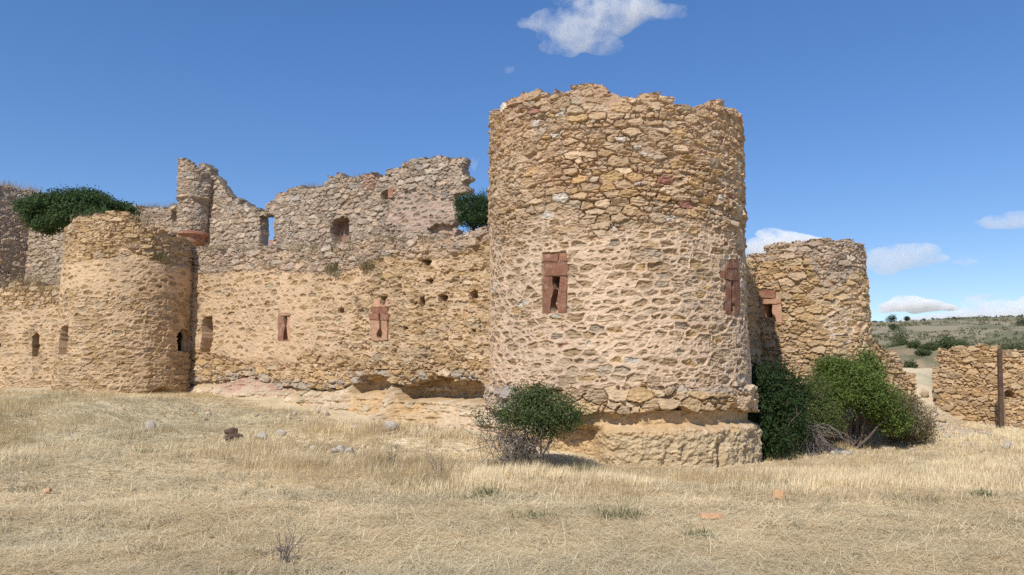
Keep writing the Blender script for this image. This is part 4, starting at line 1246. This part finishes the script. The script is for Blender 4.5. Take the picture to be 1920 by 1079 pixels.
# dry grass on top of the shaded wall, hanging dry growth below the ivy
Uq = rs.rand(1500) * DW.L; 
base = DW.pt(Uq, prof(DW, [(-60, 340), (-20, 346), (0, 346), (30, 352), (60, 358), (90, 365)])(Uq) - 0.15, -rs.rand(1500) * 0.8)
V1, q1, t1, c1 = blades(base, 0.25 + 0.4 * rs.rand(1500), 0.2 + 0.6 * rs.rand(1500), rs.rand(1500) * 6.28, np.full(1500, 0.014), lerp(np.array((0.36, 0.25, 0.13)), np.array((0.55, 0.42, 0.24)), rs.rand(1500)[:, None]))
o = build("dry_grass", V1, q1, t1, M_GRASS, None, c1); tag(o, "fringe of dry straw grass on top of the shaded wall", "grass", None, "stuff")

# ------------------------------------------------------------------ DRY GRASS FIELD
rs = np.random.RandomState(50)


def hidden_mask(x, y):
    """no grass inside masonry or on the bare clay"""
    m = (x - T1.c[0]) ** 2 + (y - T1.c[1]) ** 2 < (T1.R + 0.28) ** 2
    m |= (x - T2.c[0]) ** 2 + (y - T2.c[1]) ** 2 < (T2.R + 0.05) ** 2
    dw = (x - Aw[0]) * CW.n[0] + (y - Aw[1]) * CW.n[1]
    uu = (x - CW.A[0]) * CW.t[0] + (y - CW.A[1]) * CW.t[1]
    bank = 0.55 + 0.75 * sst(3.5, 9, uu) + 0.25 * fbm(x * 1.3, y * 1.3, 3, 510)
    m |= (dw < bank) & (x < 1.0) & (x > -11.5)
    dl = (x - LW.A[0]) * LW.n[0] + (y - LW.A[1]) * LW.n[1]
    m |= (dl < 0.1) & (x < -11.5)
    path = np.exp(-(((x - 12.8 + 0.15 * (y - 22)) / 1.2) ** 2)) * sst(19.5, 21.5, y)
    m |= (path + 0.3 * fbm(x * 2, y * 2, 2, 520)) > 0.55
    m |= y > 24.5
    return m


def scatter(n, y0, y1, pw, half=0.95):
    """positions in the wedge in front of the camera, denser near by so that the picture fills evenly"""
    f = rs.rand(n)
    e = 2 - pw
    y = (y0 ** e + f * (y1 ** e - y0 ** e)) ** (1 / e)
    x = (rs.rand(n) * 2 - 1) * half * (y + 0.6)
    m = ~hidden_mask(x, y)
    return x[m], y[m]


# flattened straw
x, y = scatter(440000, 4.0, 24.0, 1.6)
n = len(x)
z = ground_z(x, y)
swirl = 2.2 * fbm(x * 0.35, y * 0.5, 3, 530)
az = swirl + rs.normal(size=n) * 0.9 + (rs.rand(n) < 0.5) * math.pi
tone = np.clip(0.55 + 0.5 * fbm(x * 0.9, y * 1.3, 4, 540) + 0.26 * rs.normal(size=n), 0, 1)
c = lerp(np.array((0.54, 0.415, 0.235)), np.array((0.94, 0.80, 0.52)), tone[:, None])
gg = 0.5 * sst(0.05, 0.45, fbm(x * 0.4 + 3, y * 0.8, 4, 550)) + 0.6 * np.exp(-(((x + 7.8) / 3.2) ** 2 + ((y - 17.5) / 2.4) ** 2))
c = lerp(c, np.array((0.50, 0.455, 0.31)) * (0.75 + 0.5 * rs.rand(n))[:, None], (np.clip(gg, 0, 0.85) * (rs.rand(n) < 0.7))[:, None])
ln = (0.10 + 0.24 * rs.rand(n) ** 1.5)
V1, q1, t1, c1 = blades(np.stack([x, y, z + 0.02 * rs.rand(n)], -1), ln, 1.42 + 0.22 * rs.rand(n) - 0.35 * (rs.rand(n) < 0.05), az, (0.0022 + 0.00042 * y) * (0.6 + 0.6 * rs.rand(n)), c, 0.12)
o = build("straw", V1, q1, t1, M_GRASS, None, c1)
tag(o, "flattened dry straw covering the field", "grass", None, "stuff")

# standing dry grass: bands before the walls
x, y = scatter(600000, 8.5, 24.0, 1.2)
band = sst(9.8, 12.2, y + 1.6 * fbm(x * 0.35, y * 0.4, 3, 560) - 0.5 * sst(-3, -9, x))
cl = 0.6 * fbm(x * 0.8, y * 0.9, 4, 570) + 0.6 * fbm(x * 2.6, y * 2.6, 2, 571)
mound = np.exp(-(((x + 7.4) / 2.8) ** 2 + ((y - 17.2) / 2.6) ** 2))
leftf = sst(-1, -7, x) * sst(14.6, 13.5, y)
dens = band * np.clip(0.45 + 1.3 * cl, 0.03, 1) * (1 - 0.75 * mound) * (1 - 0.85 * leftf)
k = rs.rand(len(x)) < dens
x, y, cl, band = x[k], y[k], cl[k], band[k]; mound = mound[k]
n = len(x)
z = ground_z(x, y)
near_wall = sst(17.5, 20.0, y) * sst(-4, -8, x)
h = (0.09 + 0.20 * rs.rand(n)) * (1 - 0.2 * sst(12.5, 14.0, y) * sst(-3, 0, x)) * (0.7 + 0.8 * np.clip(cl, -0.5, 1)) * (1 - 0.6 * mound) * (0.6 + 0.4 * band) * (1 - 0.45 * near_wall)
az = -0.4 + 2.6 * fbm(x * 0.6, y * 0.6, 3, 575) + rs.normal(size=n) * 0.9
ln = np.clip(0.16 + 0.5 * rs.rand(n) + 0.7 * np.clip(fbm(x * 1.3, y * 1.3, 3, 580), 0, 1), 0, 1.4)
tone = np.clip(0.6 + 0.5 * fbm(x * 1.1, y * 1.6, 3, 585) + 0.24 * rs.normal(size=n), 0, 1)
c = lerp(np.array((0.54, 0.415, 0.235)), np.array((0.92, 0.78, 0.51)), tone[:, None])
gg = np.clip(0.5 * sst(0.2, 0.5, fbm(x * 0.55 + 9, y * 0.7, 3, 590)) + 0.6 * mound, 0, 0.8)
c = lerp(c, np.array((0.47, 0.42, 0.28)) * (0.8 + 0.4 * rs.rand(n))[:, None], gg[:, None])
V1, q1, t1, c1 = blades(np.stack([x, y, z - 0.01], -1), h, ln, az, (0.002 + 0.0004 * y) * (0.6 + 0.6 * rs.rand(n)), c, 0.7)
o = build("dry_grass", V1, q1, t1, M_GRASS, None, c1)
tag(o, "tall standing dry grass in bands before the towers", "grass", None, "stuff")

# small grey green tussocks pressed into the mown straw
k_ = 520
tx, ty = scatter(k_, 5.5, 15.0, 1.3)
tn = 26
bx_ = np.repeat(tx, tn) + rs.normal(size=len(tx) * tn) * 0.07 * np.repeat(0.5 + 1.5 * rs.rand(len(tx)), tn)
by_ = np.repeat(ty, tn) + rs.normal(size=len(tx) * tn) * 0.06
n = len(bx_)
V1, q1, t1, c1 = blades(np.stack([bx_, by_, ground_z(bx_, by_) - 0.005], -1), 0.04 + 0.10 * rs.rand(n), 0.5 + 0.8 * rs.rand(n), rs.rand(n) * 6.28, (0.002 + 0.0004 * by_) * (0.7 + 0.6 * rs.rand(n)),
                        lerp(np.array((0.17, 0.17, 0.085)), np.array((0.44, 0.39, 0.235)), np.clip(np.repeat(rs.rand(len(tx)), tn) * 0.8 + 0.3 * rs.rand(n), 0, 1)[:, None]))
o = build("grass_tussocks", V1, q1, t1, M_GRASS, None, c1)
tag(o, "small grey green tussocks dotted over the straw", "grass", None, "stuff")

# green weeds in the straw (one plant each)
WEEDS = [(775, 918, 10.9, 0.16, 0.5, "wide flat green weed in the dry grass, left of centre before the dark green bush"), (880, 940, 10.0, 0.10, 0.25, "small dark green weed in the mown straw below the bush"), (1095, 882, 12.9, 0.32, 0.16, "upright grey green thistle in front of the largest tower's foot"),
         (1435, 912, 11.2, 0.20, 0.45, "bright green grass tuft before the tower's right corner"), (1700, 950, 9.9, 0.14, 0.5, "grey green weed patch in the straw at the right"), (1845, 942, 10.1, 0.16, 0.2, "small bright green weed near the right edge"),
         (45, 930, 10.4, 0.12, 0.35, "dark green weed in the straw near the left edge"), (1000, 985, 8.7, 0.16, 0.35, "pale green weed in the mown straw, centre foreground"), (1310, 1022, 7.7, 0.14, 0.22, "green weed with one upright stalk, right of centre in the foreground"),
         (280, 845, 13.4, 0.12, 0.35, "flat dark green weed left of the pale rock"), (912, 932, 10.3, 0.2, 0.2, "yellow green weed in the dry grass below the bush"), (1160, 990, 8.6, 0.2, 0.3, "thin grey green weed in the straw, below the largest tower")]
for px, py, yy, h, sp, lb in WEEDS:
    p = pb3(px, py, yy); p[2] = float(ground_z(p[0], p[1])) - 0.02
    V1, q1, t1, c1 = tuft(p, h, 150, rs, sp * 0.5, 0.009, (0.13, 0.145, 0.065), (0.31, 0.30, 0.15), 0.9)
    o = build("weed", V1, q1, t1, M_GRASS, None, c1); tag(o, lb, "weed", "green weeds in the straw")
# dry stalks in the foreground
for (px, py, yy, k, hh, lb) in [(527, 1062, 6.7, 12, 0.30, "brown dead thistle stalk in the bottom foreground"), (822, 905, 11.5, 8, 0.42, "brown dry stalks in the tall grass left of the dark green bush"), (735, 890, 12.4, 6, 0.4, "lone dark dry stalk in the tall grass, left of the brown stalks")]:
    p = pb3(px, py, yy); p[2] = float(ground_z(p[0], p[1])) - 0.03
    T = Tubes()
    for i in range(k):
        e = p + np.array([rs.normal() * 0.13, rs.normal() * 0.1, hh * (0.5 + 0.6 * rs.rand())])
        w_ = wiggle(p + rs.normal(size=3) * 0.03 * np.array([1, 1, 0]), e, rs, 6, 0.2); T.add(w_, 0.006, 0.003, 4)
        for j in range(3):
            m = w_[rs.randint(2, 6)]; T.add(wiggle(m, m + rs.normal(size=3) * 0.06 + np.array([0, 0, 0.04]), rs, 4, 0.2), 0.003, 0.002, 3)
    o = T.build("dead_stalk", M_TWIG, None); tag(o, lb, "plant", "dead stalks in the grass")


# ------------------------------------------------------------------ ROCKS
def rock(px, py, yy, wpx, hpx, mat, label, group=None, name="rock", seed=0, sink=0.3):
    k = yy / F_PX
    p = pb3(px, py, yy)
    a, b = wpx * k / 2, hpx * k / 2
    gzv = float(ground_z(p[0], p[1])); p[2] = gzv + b * (1 - sink)
    bm = bmesh.new(); bmesh.ops.create_icosphere(bm, subdivisions=3, radius=1)
    r_ = np.random.RandomState(seed + int(px))
    pl_ = [(Vector(r_.normal(size=3)).normalized(), 0.55 + 0.3 * r_.rand()) for _ in range(9)]
    for v in bm.verts:
        c = v.co.copy()
        for nrm, dd in pl_:
            t = c.dot(nrm) - dd
            if t > 0: c -= nrm * t * 0.9
        c *= 1 + 0.09 * float(fbm(c.x * 2.5 + px, c.y * 2.5 + c.z * 3.1, 3, 77))
        v.co = Vector((c.x * a * 1.15, c.y * a * 0.9, c.z * b * 1.2)) + Vector(p)
    o = bm_obj(name, bm, mat)
    return tag(o, label, "rock", group)


ROCKS = [(1733, 728, 25.2, 15, 10, M_ROCKT, "tan block lying in the gap, highest on the path"), (1745, 768, 23.3, 17, 11, M_ROCKT, "squared tan block at the broken wall's left foot"), (1722, 742, 24.2, 12, 8, M_ROCKT, "tan stone at the end of the stepped low wall"), (1712, 752, 23.6, 13, 9, M_ROCKT, "tan stone fallen below the stepped low wall"), (1757, 797, 22.3, 12, 7, M_ROCKT, "small tan rubble stone low on the slope below the broken wall"),
         (279, 817, 15.6, 17, 15, M_ROCK, "pale grey angular rock alone on the grassy mound"), (527, 818, 15.6, 17, 11, M_ROCK, "pale rock in the grass below the curtain wall, right of the dark earth clod"),
         (492, 825, 15.2, 20, 12, M_ROCK, "low grey rock between the dark earth clod and the pale rock"), (432, 820, 15.6, 22, 13, M_POST, "dark brown earth clod on the end of the mound"), (440, 832, 15.0, 30, 12, M_POST, "lower crumbling dark earth clod below the mound's end"),
         (666, 793, 16.6, 18, 8, M_ROCK, "flat pale stone at the foot of the clay bank"), (731, 807, 15.9, 24, 16, M_ROCK, "rounded grey rock half buried below the clay bank"), (610, 838, 14.4, 12, 7, M_ROCK, "small pale stone, topmost of the rubble in the grass"),
         (588, 842, 14.2, 14, 9, M_ROCK, "grey stone, leftmost of the rubble in the grass"), (640, 848, 14.0, 18, 12, M_ROCK, "broken grey stone in the middle of the rubble"), (655, 853, 13.9, 16, 10, M_ROCK, "pale stone, lowest of the rubble in the grass"), (625, 852, 13.9, 13, 8, M_ROCK, "small grey stone under the rubble's middle"),
         (912, 865, 13.5, 28, 9, M_ROCK, "flat grey stone at the left foot of the dark green bush"), (862, 870, 13.4, 8, 6, M_ROCKT, "small tan stone left of the flat grey stone"),
         (1570, 842, 17.6, 16, 9, M_ROCK, "white stone below the dead grey twigs"), (1585, 850, 17.4, 20, 8, M_ROCK, "flat white slab at the foot of the shrubs"), (1597, 851, 17.5, 10, 8, M_ROCKT, "small cream stone right of the flat white slab"), (1565, 855, 17.2, 14, 8, M_ROCK, "grey stone, lowest below the dead twigs"),
         (1657, 829, 18.6, 13, 9, M_ROCKT, "tan block at the bottom of the collapsed stone edge under the bright shrub"), (1648, 812, 18.8, 10, 11, M_ROCKT, "tan block in the middle of the collapsed stone edge"), (1644, 798, 18.9, 9, 10, M_ROCK, "grey block at the top of the collapsed stone edge"), (1665, 838, 18.4, 18, 6, M_ROCK, "flat stone lying before the collapsed stone edge"),
         (1888, 838, 17.5, 11, 14, M_ROCK, "white stone standing in the grass near the right edge"), (1775, 820, 20.5, 12, 7, M_ROCK, "pale stone on the bare slope, nearest the shrubs"), (1790, 826, 20.2, 14, 7, M_ROCKT, "tan stone on the bare slope, in front of the other pale stones"), (1812, 824, 20.5, 10, 6, M_ROCK, "small pale stone at the right end of the bare slope"),
         (1752, 805, 21.5, 16, 9, M_ROCKT, "tan rubble stone below the broken wall's left corner"), (1765, 812, 21.2, 10, 7, M_ROCK, "grey rubble stone below the broken wall"), (1748, 745, 24.0, 14, 10, M_ROCKT, "tan stone fallen in the gap between the ruined walls"), (1738, 752, 23.6, 11, 8, M_ROCKT, "smaller tan stone fallen in the gap"),
         (1763, 783, 23.4, 16, 10, M_ROCKT, "block fallen at the foot of the broken wall, left of its middle")]
for i, (px, py, yy, wp, hp, m_, lb) in enumerate(ROCKS):
    rock(px, py, yy, wp * 1.15, hp * 1.25, m_, lb, "loose rocks on the ground", "rock" if m_ is not M_POST else "earth_clod", i)

# gravel and small rubble too many to count, on the bare slope and along the clay bank
rs = np.random.RandomState(910)
gp = []
for (px, py, yy, sx, sy, k) in [(1790, 812, 21, 1.0, 1.3, 170), (1765, 780, 23.2, 0.6, 0.8, 90), (1730, 745, 24.2, 0.35, 0.8, 60), (1590, 848, 17.5, 0.5, 0.3, 60), (625, 846, 14.1, 0.45, 0.25, 60), (800, 812, 15.9, 0.9, 0.4, 60), (600, 790, 18.0, 1.6, 0.4, 60), (1700, 845, 18.6, 0.9, 0.5, 60)]:
    c = pb3(px, py, yy)
    gp.append(np.stack([c[0] + rs.normal(size=k) * sx, c[1] + rs.normal(size=k) * sy], -1))
gp = np.concatenate(gp); gz_ = ground_z(gp[:, 0], gp[:, 1])
ico = bmesh.new(); bmesh.ops.create_icosphere(ico, subdivisions=1, radius=1)
iv_ = np.array([v.co[:] for v in ico.verts]); it_ = np.array([[v.index for v in f.verts] for f in ico.faces]); ico.free()
m_ = len(gp); sz1 = 0.02 + 0.055 * rs.rand(m_) ** 2.5
VV = iv_[None] * (sz1[:, None, None] * (0.6 + 0.8 * rs.rand(m_, 1, 3)) * (0.8 + 0.4 * rs.rand(m_, len(iv_), 1))) + np.stack([gp[:, 0], gp[:, 1], gz_ + sz1 * 0.3], -1)[:, None, :]
TT = (it_[None] + (np.arange(m_) * len(iv_))[:, None, None]).reshape(-1, 3)
cc = np.repeat(palette(rs.rand(m_), GREY + TAN) * (0.85 + 0.4 * rs.rand(m_))[:, None], len(iv_), 0)
o = build("rubble", VV.reshape(-1, 3), None, TT, M_STONE, None, cc)
tag(o, "small loose rubble scattered over the bare slopes", "rubble", None, "stuff")

# orange fragments of fired clay lying in the straw
for px, py, yy, wpx, dpt, lb in [(1461, 938, 10.1, 20, 0.10, "small upright orange clay brick fragment in the dry grass"), (1334, 985, 8.7, 38, 0.14, "flat orange clay tile lying in the mown straw"), (1641, 892, 12.2, 18, 0.12, "pale orange clay fragment in the tall grass at the right"), (88, 928, 10.3, 12, 0.08, "tiny orange clay fragment in the straw at the left")]:
    p = pb3(px, py, yy); p[2] = float(ground_z(p[0], p[1]))
    wv = wpx * yy / F_PX
    bm = bmesh.new(); bmesh.ops.create_cube(bm, size=1)
    hh = 0.045 if wpx != 20 else 0.1
    for v in bm.verts: v.co = Vector((v.co.x * wv, v.co.y * dpt, v.co.z * hh))
    bmesh.ops.subdivide_edges(bm, edges=bm.edges[:], cuts=3, use_grid_fill=True)
    for v in bm.verts:
        v.co += Vector((vn(v.co.x * 30 + px, v.co.y * 30) * 0.008, vn(v.co.x * 30, v.co.y * 30 + px) * 0.008, vn(v.co.x * 22 + 9, v.co.y * 22 + px) * 0.006))
        if abs(v.co.x) > wv * 0.45: v.co.y *= 0.75
        v.co += Vector(p) + Vector((0, 0, hh * 0.5 + 0.02))
    o = bm_obj("tile_fragment", bm, M_TILE); tag(o, lb, "tile fragment", "orange clay fragments")

# ------------------------------------------------------------------ HILL: far shrubs and trees
HILL = [(1722, 692, 38, 11, 8, 2, "olive bush low in the gap, nearest behind the path"), (1741, 690, 40, 9, 8, 2, "olive bush low in the gap beside the broken wall's edge"), (1706, 686, 40, 12, 12, 2, "rounded olive bush behind the lowest step of the stepped wall"), (1730, 678, 45, 12, 8, 2, "olive bush in the middle of the gap, above the path"),
        (1712, 668, 50, 12, 9, 2, "low olive bush on the red bank seen through the gap"), (1732, 660, 52, 9, 8, 2, "small olive bush on top of the red bank in the gap"), (1741, 676, 48, 7, 7, 2, "small green bush on the red bank, hugging the broken wall"),
        (1672, 622, 250, 9, 9, 0, "round dark shrub on the hillside just right of the right tower"), (1678, 640, 170, 8, 8, 0, "dark shrub lower on the hillside, below the round dark shrub"), (1652, 602, 300, 6, 4, 0, "low dark shrub on the skyline beside the right tower"),
        (1702, 598, 296, 5, 6, 1, "lone small tree on the skyline, nearest the right tower"), (1851, 602, 292, 7, 5, 1, "lone small tree on the skyline near the right edge"), (1732, 607, 280, 4, 4, 0, "small shrub on the plateau rim between the two lone trees"),
        (1688, 662, 62, 16, 22, 2, "green bush in the gully behind the stepped low wall"), (1676, 670, 58, 14, 16, 2, "smaller green bush in the gully, touching the stepped low wall"), (1700, 680, 55, 12, 14, 2, "olive bush lower in the gully between the ruined walls"),
        (1768, 652, 80, 26, 16, 2, "wide olive bush on the slope behind the broken wall's left end"), (1800, 645, 95, 18, 10, 2, "olive bush on the slope above the middle of the broken wall"), (1745, 668, 76, 14, 14, 2, "olive bush on the slope above the gap"),
        (1895, 654, 70, 24, 12, 2, "green bush on the slope above the right edge wall"), (1918, 628, 180, 8, 12, 0, "dark tree cut by the right edge on the hillside"), (1860, 660, 75, 16, 8, 2, "low green bush on the slope behind the brown post"),
        (1640, 615, 280, 5, 3, 0, "tiny dark shrub on the hillside touching the right tower"), (1905, 606, 290, 5, 3, 0, "tiny dark shrub on the skyline at the right edge"), (1790, 615, 255, 4, 3, 0, "tiny dark shrub on the upper hillside, mid plateau"), (1830, 612, 262, 4, 3, 0, "tiny dark shrub on the upper hillside, left of the lone tree near the edge")]
for i, (px, py, yy, wp, hp, kd, lb) in enumerate(HILL):
    k = yy / F_PX
    c = pb3(px, py, yy); gzv = float(ground_z(c[0], c[1]))
    rx, rz = wp * k, hp * k
    zc = gzv + rz * (1.5 if kd == 1 else 0.75)
    rs2 = np.random.RandomState(600 + i)
    bl = [(c[0] + rs2.normal() * rx * 0.35, c[1] + rs2.normal() * rx * 0.3, zc + rs2.normal() * rz * 0.25, rx * (0.5 + 0.3 * rs2.rand()), rx * 0.7, rz * (0.5 + 0.3 * rs2.rand())) for _ in range(6)]
    dk, lt = (((0.028, 0.042, 0.02), (0.06, 0.085, 0.035)) if kd < 2 else ((0.06, 0.085, 0.03), (0.14, 0.165, 0.065)))
    if kd == 1:
        t = shrub("lone_tree", (c[0], c[1], gzv), bl, 220, 8, rx * 0.12, max(0.25, rx * 0.25), dk, lt, 700 + i, lb, "tree", "trees and shrubs on the far hill", kst=0)
        T = Tubes(); T.add(wiggle((c[0], c[1], gzv - 0.2), (c[0], c[1], zc), rs2, 5, 0.1), rx * 0.13, rx * 0.05, 6); T.build("trunk", M_BARK, t)
    else:
        shrub("hill_shrub", (c[0], c[1], gzv), bl, 260, 8, rx * 0.12, max(0.08, rx * 0.14), dk, lt, 700 + i, lb, "bush", "trees and shrubs on the far hill", kst=5, r0=rx * 0.03)

# low scrub dotted over the far hillside: too many and too small to count
rs = np.random.RandomState(900)
yy = 36 + 271 * rs.rand(16000) ** 0.9
xx = yy * (0.40 + 0.40 * rs.rand(16000))
mm = fbm(xx * 0.05, yy * 0.05, 4, 905) + 0.25 * rs.normal(size=16000) - 0.22 * (1 - sst(50, 90, yy)) > 0.40
xx, yy = xx[mm], yy[mm]
zz = ground_z(xx, yy)
sz_ = 0.10 + 0.0018 * yy * (0.5 + rs.rand(len(yy)))
PP = np.repeat(np.stack([xx, yy, zz + sz_ * 0.4], -1), 7, 0) + rs.normal(size=(len(xx) * 7, 3)) * np.repeat(sz_, 7)[:, None] * np.array([0.8, 0.8, 0.4])
Vv, q = leaves(PP, 1.0, rs, 0.6, 0.7)
ctr = np.repeat(PP, 4, 0); Vv = ctr + (Vv - ctr) * np.repeat(np.repeat(sz_ * 1.0, 7), 4)[:, None]
o = build("scrub", Vv, q, None, M_LEAF, None, leafcol(len(PP), np.repeat(rs.rand(len(xx)), 7), rs, (0.11, 0.115, 0.055), (0.23, 0.205, 0.115)))
tag(o, "low olive scrub dotted over the far hillside", "scrub", None, "stuff")

# ------------------------------------------------------------------ CLOUDS (real volumes, far off)
def cloud_mat(name, dens, scale, lo, hi):
    m = bpy.data.materials.new(name); m.use_nodes = True
    n = m.node_tree.nodes; l = m.node_tree.links
    n.remove(n["Principled BSDF"])
    v = n.new("ShaderNodeVolumePrincipled")
    v.inputs["Color"].default_value = (0.99, 0.99, 0.99, 1); v.inputs["Anisotropy"].default_value = -0.1
    tc = n.new("ShaderNodeTexCoord"); nz = n.new("ShaderNodeTexNoise")
    nz.inputs["Scale"].default_value = scale; nz.inputs["Detail"].default_value = 7; nz.inputs["Roughness"].default_value = 0.66; nz.inputs["Distortion"].default_value = 0.35
    l.new(tc.outputs["Object"], nz.inputs["Vector"])
    mr = n.new("ShaderNodeMapRange"); mr.inputs["From Min"].default_value = lo; mr.inputs["From Max"].default_value = hi
    mr.inputs["To Min"].default_value = 0; mr.inputs["To Max"].default_value = dens
    l.new(nz.outputs["Fac"], mr.inputs["Value"]); l.new(mr.outputs[0], v.inputs["Density"])
    l.new(v.outputs[0], n["Material Output"].inputs["Volume"])
    return m


M_CL = cloud_mat("cumulus", 0.06, 0.03, 0.43, 0.80)
M_CLB = cloud_mat("bright_cloud", 0.09, 0.035, 0.36, 0.70)
M_CLT = cloud_mat("thin_cloud", 0.035, 0.03, 0.38, 0.75)
CLOUDS = [("cloud", 900, M_CL, [(1110, 40, 95, 38), (1060, 50, 60, 26), (1150, 25, 80, 34), (1190, 12, 60, 26), (1090, 75, 50, 24), (1130, 85, 45, 18), (1020, 45, 38, 15), (1040, 88, 34, 14), (1060, 72, 46, 20), (1215, 20, 34, 16), (1100, 5, 60, 30), (1160, -15, 80, 30)], "largest white cloud, at the top above the largest tower"),
          ("cloud", 1500, M_CLB, [(1480, 455, 60, 18), (1440, 462, 48, 18), (1520, 458, 40, 14), (1465, 446, 40, 14), (1420, 470, 36, 18)], "bright white cloud peeping out behind the right tower"),
          ("cloud", 1300, M_CLT, [(1695, 478, 66, 22), (1660, 484, 48, 22), (1725, 470, 40, 16), (1680, 492, 50, 16), (1640, 490, 30, 16)], "flat grey cloud just right of the right tower"),
          ("cloud", 1300, M_CLT, [(1900, 418, 50, 12), (1870, 420, 32, 10), (1935, 412, 60, 16)], "grey white cloud cut by the right edge"),
          ("cloud", 2200, M_CLB, [(1715, 572, 58, 12), (1690, 574, 44, 11), (1750, 576, 40, 8), (1705, 564, 30, 10)], "small white cloud low over the hill, nearest the right tower"),
          ("cloud", 2600, M_CLT, [(1850, 592, 80, 16), (1790, 596, 60, 12), (1900, 590, 70, 20), (1870, 578, 50, 16), (1740, 600, 60, 8), (1950, 590, 60, 20)], "long pale cloud bank along the hill's skyline"),
          ("cloud", 1400, M_CLT, [(1818, 491, 16, 6), (1810, 493, 10, 5)], "smallest grey cloud, right of the flat grey cloud"),
          ("cloud", 1800, M_CLT, [(1838, 557, 28, 5), (1825, 558, 18, 4)], "thin grey cloud streak above the long cloud bank"),
          ("cloud", 1000, M_CLT, [(1250, 22, 34, 14), (1275, 18, 16, 8)], "faint wisp trailing right of the largest cloud"),
          ("cloud", 1000, M_CLT, [(954, 132, 10, 7)], "tiny faint wisp left of the largest cloud's lower edge"),
          ("cloud", 1000, M_CLT, [(888, 307, 9, 9)], "tiny faint wisp beside the ruined wall's right end")]
for i, (nm, yy, m_, parts, lb) in enumerate(CLOUDS):
    rs2 = np.random.RandomState(800 + i)
    bm = bmesh.new()
    k = yy / F_PX
    # local space: origin at the cloud's centre, unit = 1 m at 900 m distance so that the noise keeps its scale
    c0 = pb3(parts[0][0], parts[0][1], yy)
    sc = k / (900 / F_PX)
    for px, py, wx, hy in parts:
        for sub in range(5):
            jx, jy = (0, 0) if sub == 0 else (rs2.normal() * wx * 0.55, rs2.normal() * hy * 0.5)
            fr = 1.0 if sub == 0 else 0.3 + 0.3 * rs2.rand()
            c = (pb3(px + jx, py + jy, yy) - c0) / sc
            rad3 = (wx * fr * k / sc, wx * 0.55 * fr * k / sc + 4, hy * (fr if sub == 0 else min(1, fr * 1.2)) * k / sc)
            r_ = bmesh.ops.create_icosphere(bm, subdivisions=2, radius=1)
            for v in r_['verts']: v.co = Vector((v.co.x * rad3[0], v.co.y * rad3[1], v.co.z * rad3[2])) + Vector(c) + Vector((0, rs2.normal() * 0.0, 0))
    o = bm_obj(nm, bm, m_)
    o.location = tuple(c0); o.scale = (sc, sc, sc)
    md = o.modifiers.new("union", 'REMESH'); md.mode = 'VOXEL'; md.voxel_size = (1.4 if i in (0, 1, 2, 3, 4, 5) else 0.8)
    tag(o, lb, "cloud", "clouds in the sky")
